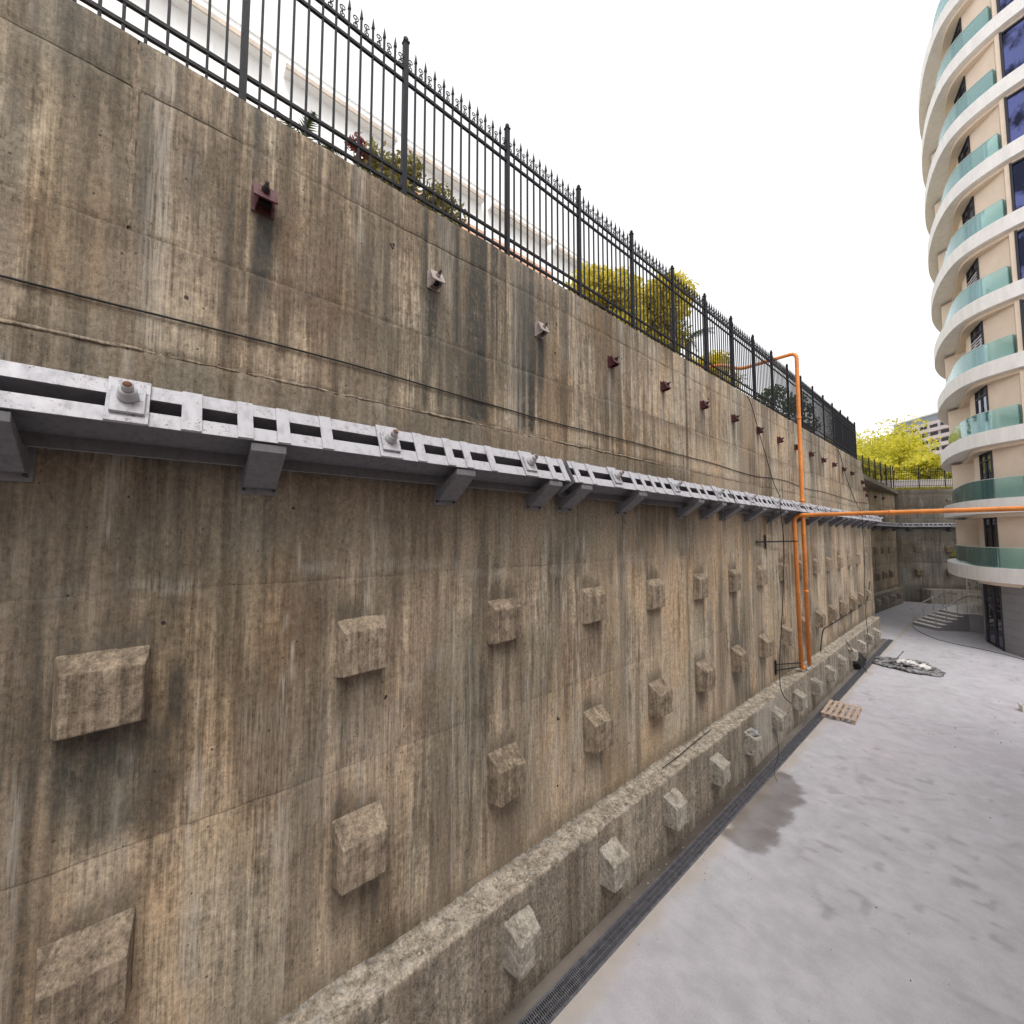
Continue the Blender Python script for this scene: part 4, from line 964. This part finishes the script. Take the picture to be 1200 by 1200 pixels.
# lattice screen under the balcony
la, lb_ = S0+cl*1.83+e*(SW+.0), Vector((4.28, 37.12, 0))
lt = thing('lattice_screen', 'white patterned lattice screen standing on the podium under the lowest balcony', 'screen', (la.x, la.y, 1.1))
lv = (lb_-la); LW = lv.length; ld = lv.normalized(); lz0, lz1 = 0.02, 2.36
m = MB()
for z in (lz0, 1.2, lz1): m.bar(Vector((0, 0, z)), lv+Vector((0, 0, z)), .05, .07)
for s_ in (0, 1): m.bar(lv*s_+Vector((0, 0, lz0)), lv*s_+Vector((0, 0, lz1)), .05, .07)
m.build('frame', MAT['lattice'], lt)
m = MB(); rl = random.Random(12)
def lp(s, z): return ld*(s*LW)+Vector((0, 0, z))
for zz in (.02, 1.2):
    for c_, R_ in ((.5, .55), (.2, .35), (.8, .4)):
        m.tube([lp(c_+R_*math.cos(a_*math.pi/10)*.55, zz+.06+R_*1.7*math.sin(a_*math.pi/10)*.75) for a_ in range(11)], .018, 5)
    for s_ in (.1, .25, .4, .6, .75, .9): m.tube([lp(.5+(s_-.5)*.35, zz+.05), lp(s_, zz+1.1)], .015, 5)
    m.tube([lp(.02, zz+.3), lp(.98, zz+.85)], .016, 5); m.tube([lp(.02, zz+.8), lp(.98, zz+.25)], .016, 5)
m.build('pattern', MAT['lattice'], lt)

# ------------------------------------------------------------------ vegetation
def leaf_crown(blobs, n, size, seed, flat=.0):
    rg = np.random.default_rng(seed); V_ = []
    wts = np.array([b[3]**2 for b in blobs]); wts = wts/wts.sum()
    bi = rg.choice(len(blobs), n, p=wts); B = np.array(blobs)[bi]
    d = rg.normal(size=(n, 3)); d /= np.linalg.norm(d, axis=1)[:, None]
    rad = B[:, 3]*(.45+.6*rg.random(n)**.5)*(.75+.5*rg.random(n))
    c = B[:, :3]+d*rad[:, None]*np.array([1, 1, .85])
    a = rg.normal(size=(n, 3)); a /= np.linalg.norm(a, axis=1)[:, None]
    b = np.cross(a, rg.normal(size=(n, 3))); b /= np.linalg.norm(b, axis=1)[:, None]
    s_ = size*(.6+.8*rg.random(n))[:, None]
    co = np.stack([c-a*s_, c-b*s_*.45, c+a*s_, c+b*s_*.45], 1).reshape(-1, 3)
    me = bpy.data.meshes.new('crown'); q = np.arange(4*n)
    me.vertices.add(4*n); me.vertices.foreach_set('co', co.astype(np.float32).ravel()); me.loops.add(4*n); me.loops.foreach_set('vertex_index', q.astype(np.int32))
    me.polygons.add(n); me.polygons.foreach_set('loop_start', np.arange(0, 4*n, 4, dtype=np.int32)); me.polygons.foreach_set('loop_total', np.full(n, 4, np.int32)); me.update(calc_edges=True)
    return me
def tree(name, label, cat, loc, h, cr, mat, seed, n=1800, leaf=.12, group=None, trunk=True, stem=.08):
    t = thing(name, label, cat, loc, 0, group); rt = random.Random(seed)
    blobs = []
    for q in range(11):
        a = rt.uniform(0, 6.28); rr = cr*rt.uniform(.15, .72); blobs.append((rr*math.cos(a), rr*math.sin(a), h-cr*.95+cr*rt.uniform(-.65, .65), cr*rt.uniform(.32, .55)))
    m = MB(); m.tube([(0, 0, -.3), (.05, .03, h*.3), (.0, .08, h*.6), (.05, .0, h-cr*.6)], stem, 8, True, lambda q: stem*(1-.7*q))
    for q in range(5):
        b = blobs[q]; m.tube([(0.03, .04, h*.42+.05*q), (b[0]*.5, b[1]*.5, b[2]-cr*.2), (b[0], b[1], b[2])], stem*.4, 6, True, lambda q_: stem*.45*(1-.75*q_))
    m.build('trunk', MAT['bark'], t, True)
    me = leaf_crown(blobs, n, leaf, seed); link_mesh('crown', me, mat, t)
    return t
G9 = 9.83
tree('round_tree', 'round yellow-green tree behind the fence, left one of the pair', 'tree', (-5.2, 13.6, G9), 7.0, 1.75, MAT['leaf_yellow'], 3, 11000, .11, 'yellow-green trees behind the fence')
tree('round_tree', 'round yellow-green tree behind the fence, right one of the pair', 'tree', (-5.4, 17.3, G9), 7.9, 1.9, MAT['leaf_yellow'], 4, 11000, .11, 'yellow-green trees behind the fence')
tree('round_tree', 'lower yellow-green tree behind the fence, right of the palm', 'tree', (-5.0, 21.5, G9), 5.6, 1.7, MAT['leaf_yellow'], 5, 8000, .11, 'yellow-green trees behind the fence')
tree('shrub', 'olive shrub behind the fence, just left of the second visible post', 'shrub', (-1.6, 2.5, G9), 2.15, .55, MAT['leaf_olive'], 6, 2600, .05, 'shrubs behind the fence', stem=.03)
tree('shrub', 'olive shrub behind the fence, at the foot of the second visible post', 'shrub', (-1.7, 3.35, G9), 2.25, .62, MAT['leaf_olive'], 7, 3200, .05, 'shrubs behind the fence', stem=.03)
tree('shrub', 'reddish shrub behind the fence near its left end', 'shrub', (-1.4, 1.86, G9), 1.95, .17, MAT['leaf_red'], 8, 260, .04, 'shrubs behind the fence', stem=.025)
tree('shrub', 'small green shrub behind the fence, in front of the salmon balconies', 'shrub', (-1.5, 4.0, G9), 1.45, .30, MAT['leaf_green'], 9, 350, .05, 'shrubs behind the fence', stem=.025)
for q, (x, y, h, l_) in enumerate(((-5.0, 31.0, 6.3, 'dark green tree behind the far fence, left of the orange pipe'), (-4.6, 36.0, 6.6, 'dark green tree behind the far fence, right of the orange pipe'), (-6, 43, 6.0, 'dark green tree behind the farthest bays of the fence'))):
    tree('dark_tree', l_, 'tree', (x, y, G9), h, 1.5, MAT['leaf_green'], 20+q, 1300, .13, 'dark trees behind the far fence')

def palm(label, loc, h, nf, fl, seed, lean=(0, 0)):
    t = thing('palm_tree', label, 'palm', loc, 0, 'palms behind the fence'); rt = random.Random(seed)
    top = Vector((lean[0], lean[1], h))
    MB().tube([(0, 0, -.3), top*.5, top], .14, 10, True, lambda q: .17-.05*q).build('trunk', MAT['bark'], t, True)
    for f_ in range(nf):
        a = 6.283*f_/nf+rt.uniform(-.2, .2); el = rt.uniform(-.1, 1.2); m = MB(); dirv = Vector((math.cos(a), math.sin(a), 0)); L = fl*rt.uniform(.8, 1.1)
        pts = [top+dirv*(L*s_*math.cos(el*.6))+Vector((0, 0, L*(s_*math.sin(el)-s_*s_*.55))) for s_ in [q/8 for q in range(9)]]
        m.tube(pts, .012, 4)
        side = Vector((-dirv.y, dirv.x, 0))
        for q in range(2, 9):
            for sg in (-1, 1):
                for hh in (0, .5):
                    p = pts[q-1].lerp(pts[q], hh); tip = p+(side*sg*.75+(pts[q]-pts[q-1]).normalized()*.65+Vector((0, 0, -.25)))*fl*.34*(1.15-q/10)
                    w2_ = (pts[q]-pts[q-1]).normalized()*.022; m.add([p-w2_, p+w2_, tip], [(0, 1, 2)])
        m.build('frond', MAT['palm'], t)
palm('tall palm behind the fence between the yellow trees', (-4.2, 17.9, G9), 5.2, 16, 1.5, 3, (-.1, .3))
palm('palm behind the fence by the left end of the bent orange pipe', (-4.4, 22.3, G9), 4.0, 14, 1.3, 5)
palm('small palm behind the fence at its left end', (-1.6, 1.15, G9), 1.35, 11, .7, 6)

# ------------------------------------------------------------------ white building behind the fence
wb = thing('apartment_building', 'bright white apartment building with salmon balconies behind the fence', 'building', (-18, 8, G9))
WB = Vector((-18, 8, G9))
MB().box((0.0, 0, 8.1), (8, 34, 16.6)).build('wall', MAT['white'], wb)
for fl in range(5):
    z = 3.2*fl+2.72
    for q in range(6):
        y = -16+q*5.4+2.5
        s_ = MB().box((4.25, y, z), (.5, 4.9, .16)).build('balcony_slab', MAT['white'], wb)
        MB().box((4.48, y, z-.02), (.06, 4.9, .20)).build('slab_edge', MAT['cornice'], s_)
        MB().box((4.45, y, z-2.45 if fl else z+.5), (.08, 4.86, .75)).build('parapet', MAT['terracotta'] if fl == 4 and q in (3, 4) else MAT['white'], s_)
        MB().box((4.02, y, z-1.25), (.05, 1.2, 1.3)).build('window', MAT['white'], wb, bevel=.01)
MB().box((0.0, 0, 16.52), (8.16, 34.2, .22)).build('roof', MAT['white'], wb)

# pale low wall behind the end fence, grass strip
gz = MB(); rg = random.Random(3)
for q in range(5000):
    s_ = rg.uniform(.2, 12); o_ = rg.uniform(.02, .8); p = Vector((-.95+cd.x*s_-cd.y*o_, 49.6+cd.y*s_+cd.x*o_, TOPZ-.06)); a = rg.uniform(0, 3.14); wv = Vector((math.cos(a), math.sin(a), 0))*.02
    gz.add([p-wv, p+wv, p+Vector((rg.uniform(-.06, .06), rg.uniform(-.06, .06), rg.uniform(.14, .42)))], [(0, 1, 2)])
tag(gz.build('grass', MAT['leaf_lime']), 'strip of bright grass along the top edge of the end wall', 'grass', kind='stuff')
pw = thing('garden_wall', 'low pale rendered wall behind the far fence', 'wall', (-.95-cd.y*5, 49.6+cd.x*5, G9), CROT)
MB().box((0, 8, .75), (.25, 26, 1.5)).build('wall_body', MAT['paleblock'], pw); MB().box((0, 8, 1.53), (.34, 26, .06)).build('wall_cap', MAT['white'], pw)

# hillside and its trees
xs = np.linspace(-70, 60, 50); ys = np.linspace(52, 175, 50); X, Y = np.meshgrid(xs, ys, indexing='ij')
Z = 9.7+np.clip(Y-58-.2*X, 0, None)*.20+(fbm(X*.06, Y*.06, 500)-.5)*4*sst(60, 80, Y)
Z = np.minimum(Z, 22); Z[:, 0] = 4
tag(link_mesh('hillside', grid_mesh('hillside', X, Y, Z), MAT['hill']), kind='structure')
def hz(x, y): return float(9.7+max(0, y-58-.2*x)*.20+(float(fbm(np.array([x*.06]), np.array([y*.06]), 500)[0])-.5)*4*float(sst(60, 80, np.array(y))))
HT = [(-8.2, 75, 3.6), (-5.2, 72.5, 3.2), (-3.2, 78, 3.6), (-1.2, 74, 2.6), (-6.5, 86, 4.0), (-4.6, 88, 3.4), (-10.5, 82, 4.4), (-9.5, 94, 4.6), (-6.6, 96, 4.4), (-4.6, 99, 4.6), (-13, 92, 4.4), (-15, 80, 4.2), (-4.6, 64, 2.3), (-2.2, 63, 2.2), (.4, 65, 2.2), (2.8, 68, 2.0), (-7, 62, 2.4)]
rows = {'front': [], 'middle': [], 'upper': []}
for x, y, c_ in HT: rows['front' if y < 72 else 'middle' if y < 90 else 'upper'].append((math.atan2(x-4.4, y), x, y, c_))
q = 0
for rw, lst in rows.items():
    for j, (_, x, y, c_) in enumerate(sorted(lst)):
        pos_ = 'leftmost' if j == 0 else 'rightmost' if j == len(lst)-1 else ORD[j]+' from the left'
        q += 1
        tree('hillside_tree', f'bright lime hillside tree above the end wall, {pos_} in the {rw} row', 'tree', (x, y, hz(x, y)), c_*1.75, c_, MAT['leaf_lime'], 40+q, 1500, .26, 'lime trees on the hillside', stem=.2)

# far apartment tower
ft = thing('apartment_tower', 'distant pale striped apartment block above the yellow trees', 'building', (.1, 201, 10), math.radians(-129.7))
FW = 34.0
MB().box((0, 0, 12), (14, FW, 46)).build('wall', MAT['farwall'], ft)
MB().box((-.5, 0, 36.2), (13, FW-.6, 2.4)).build('attic', MAT['farroof'], ft); MB().box((0, 0, 37.6), (14.6, FW+1, .4)).build('roof', MAT['white'], ft)
wm = MB().box((0, 0, 0), (.3, 2.3, 1.2)).mesh('window'); wm.materials.append(MAT['frame'])
for fl in range(9):
    z = 33.2-fl*2.7
    MB().box((7.45, 0, z-1.3), (.9, FW, 1.2)).build('balcony_band', MAT['farwall'], ft)
    for q in range(10): link_mesh('window', wm, None, ft, (7.05, -15.3+q*3.4, z))

# unseen wing added outside the frame to shade the lower retaining wall
lw = thing('added_shade_wing', 'unseen beige wing added opposite the retaining wall to shade its lower part', 'building', (14, -4.4, 0))
MB().box((0, 0, 5.7), (9, 41, 11.4)).build('wall', MAT['plaster'], lw); MB().box((0, 0, 11.6), (9.5, 41.5, .4)).build('roof', MAT['slab'], lw)
for fl in range(2):
    for q in range(7):
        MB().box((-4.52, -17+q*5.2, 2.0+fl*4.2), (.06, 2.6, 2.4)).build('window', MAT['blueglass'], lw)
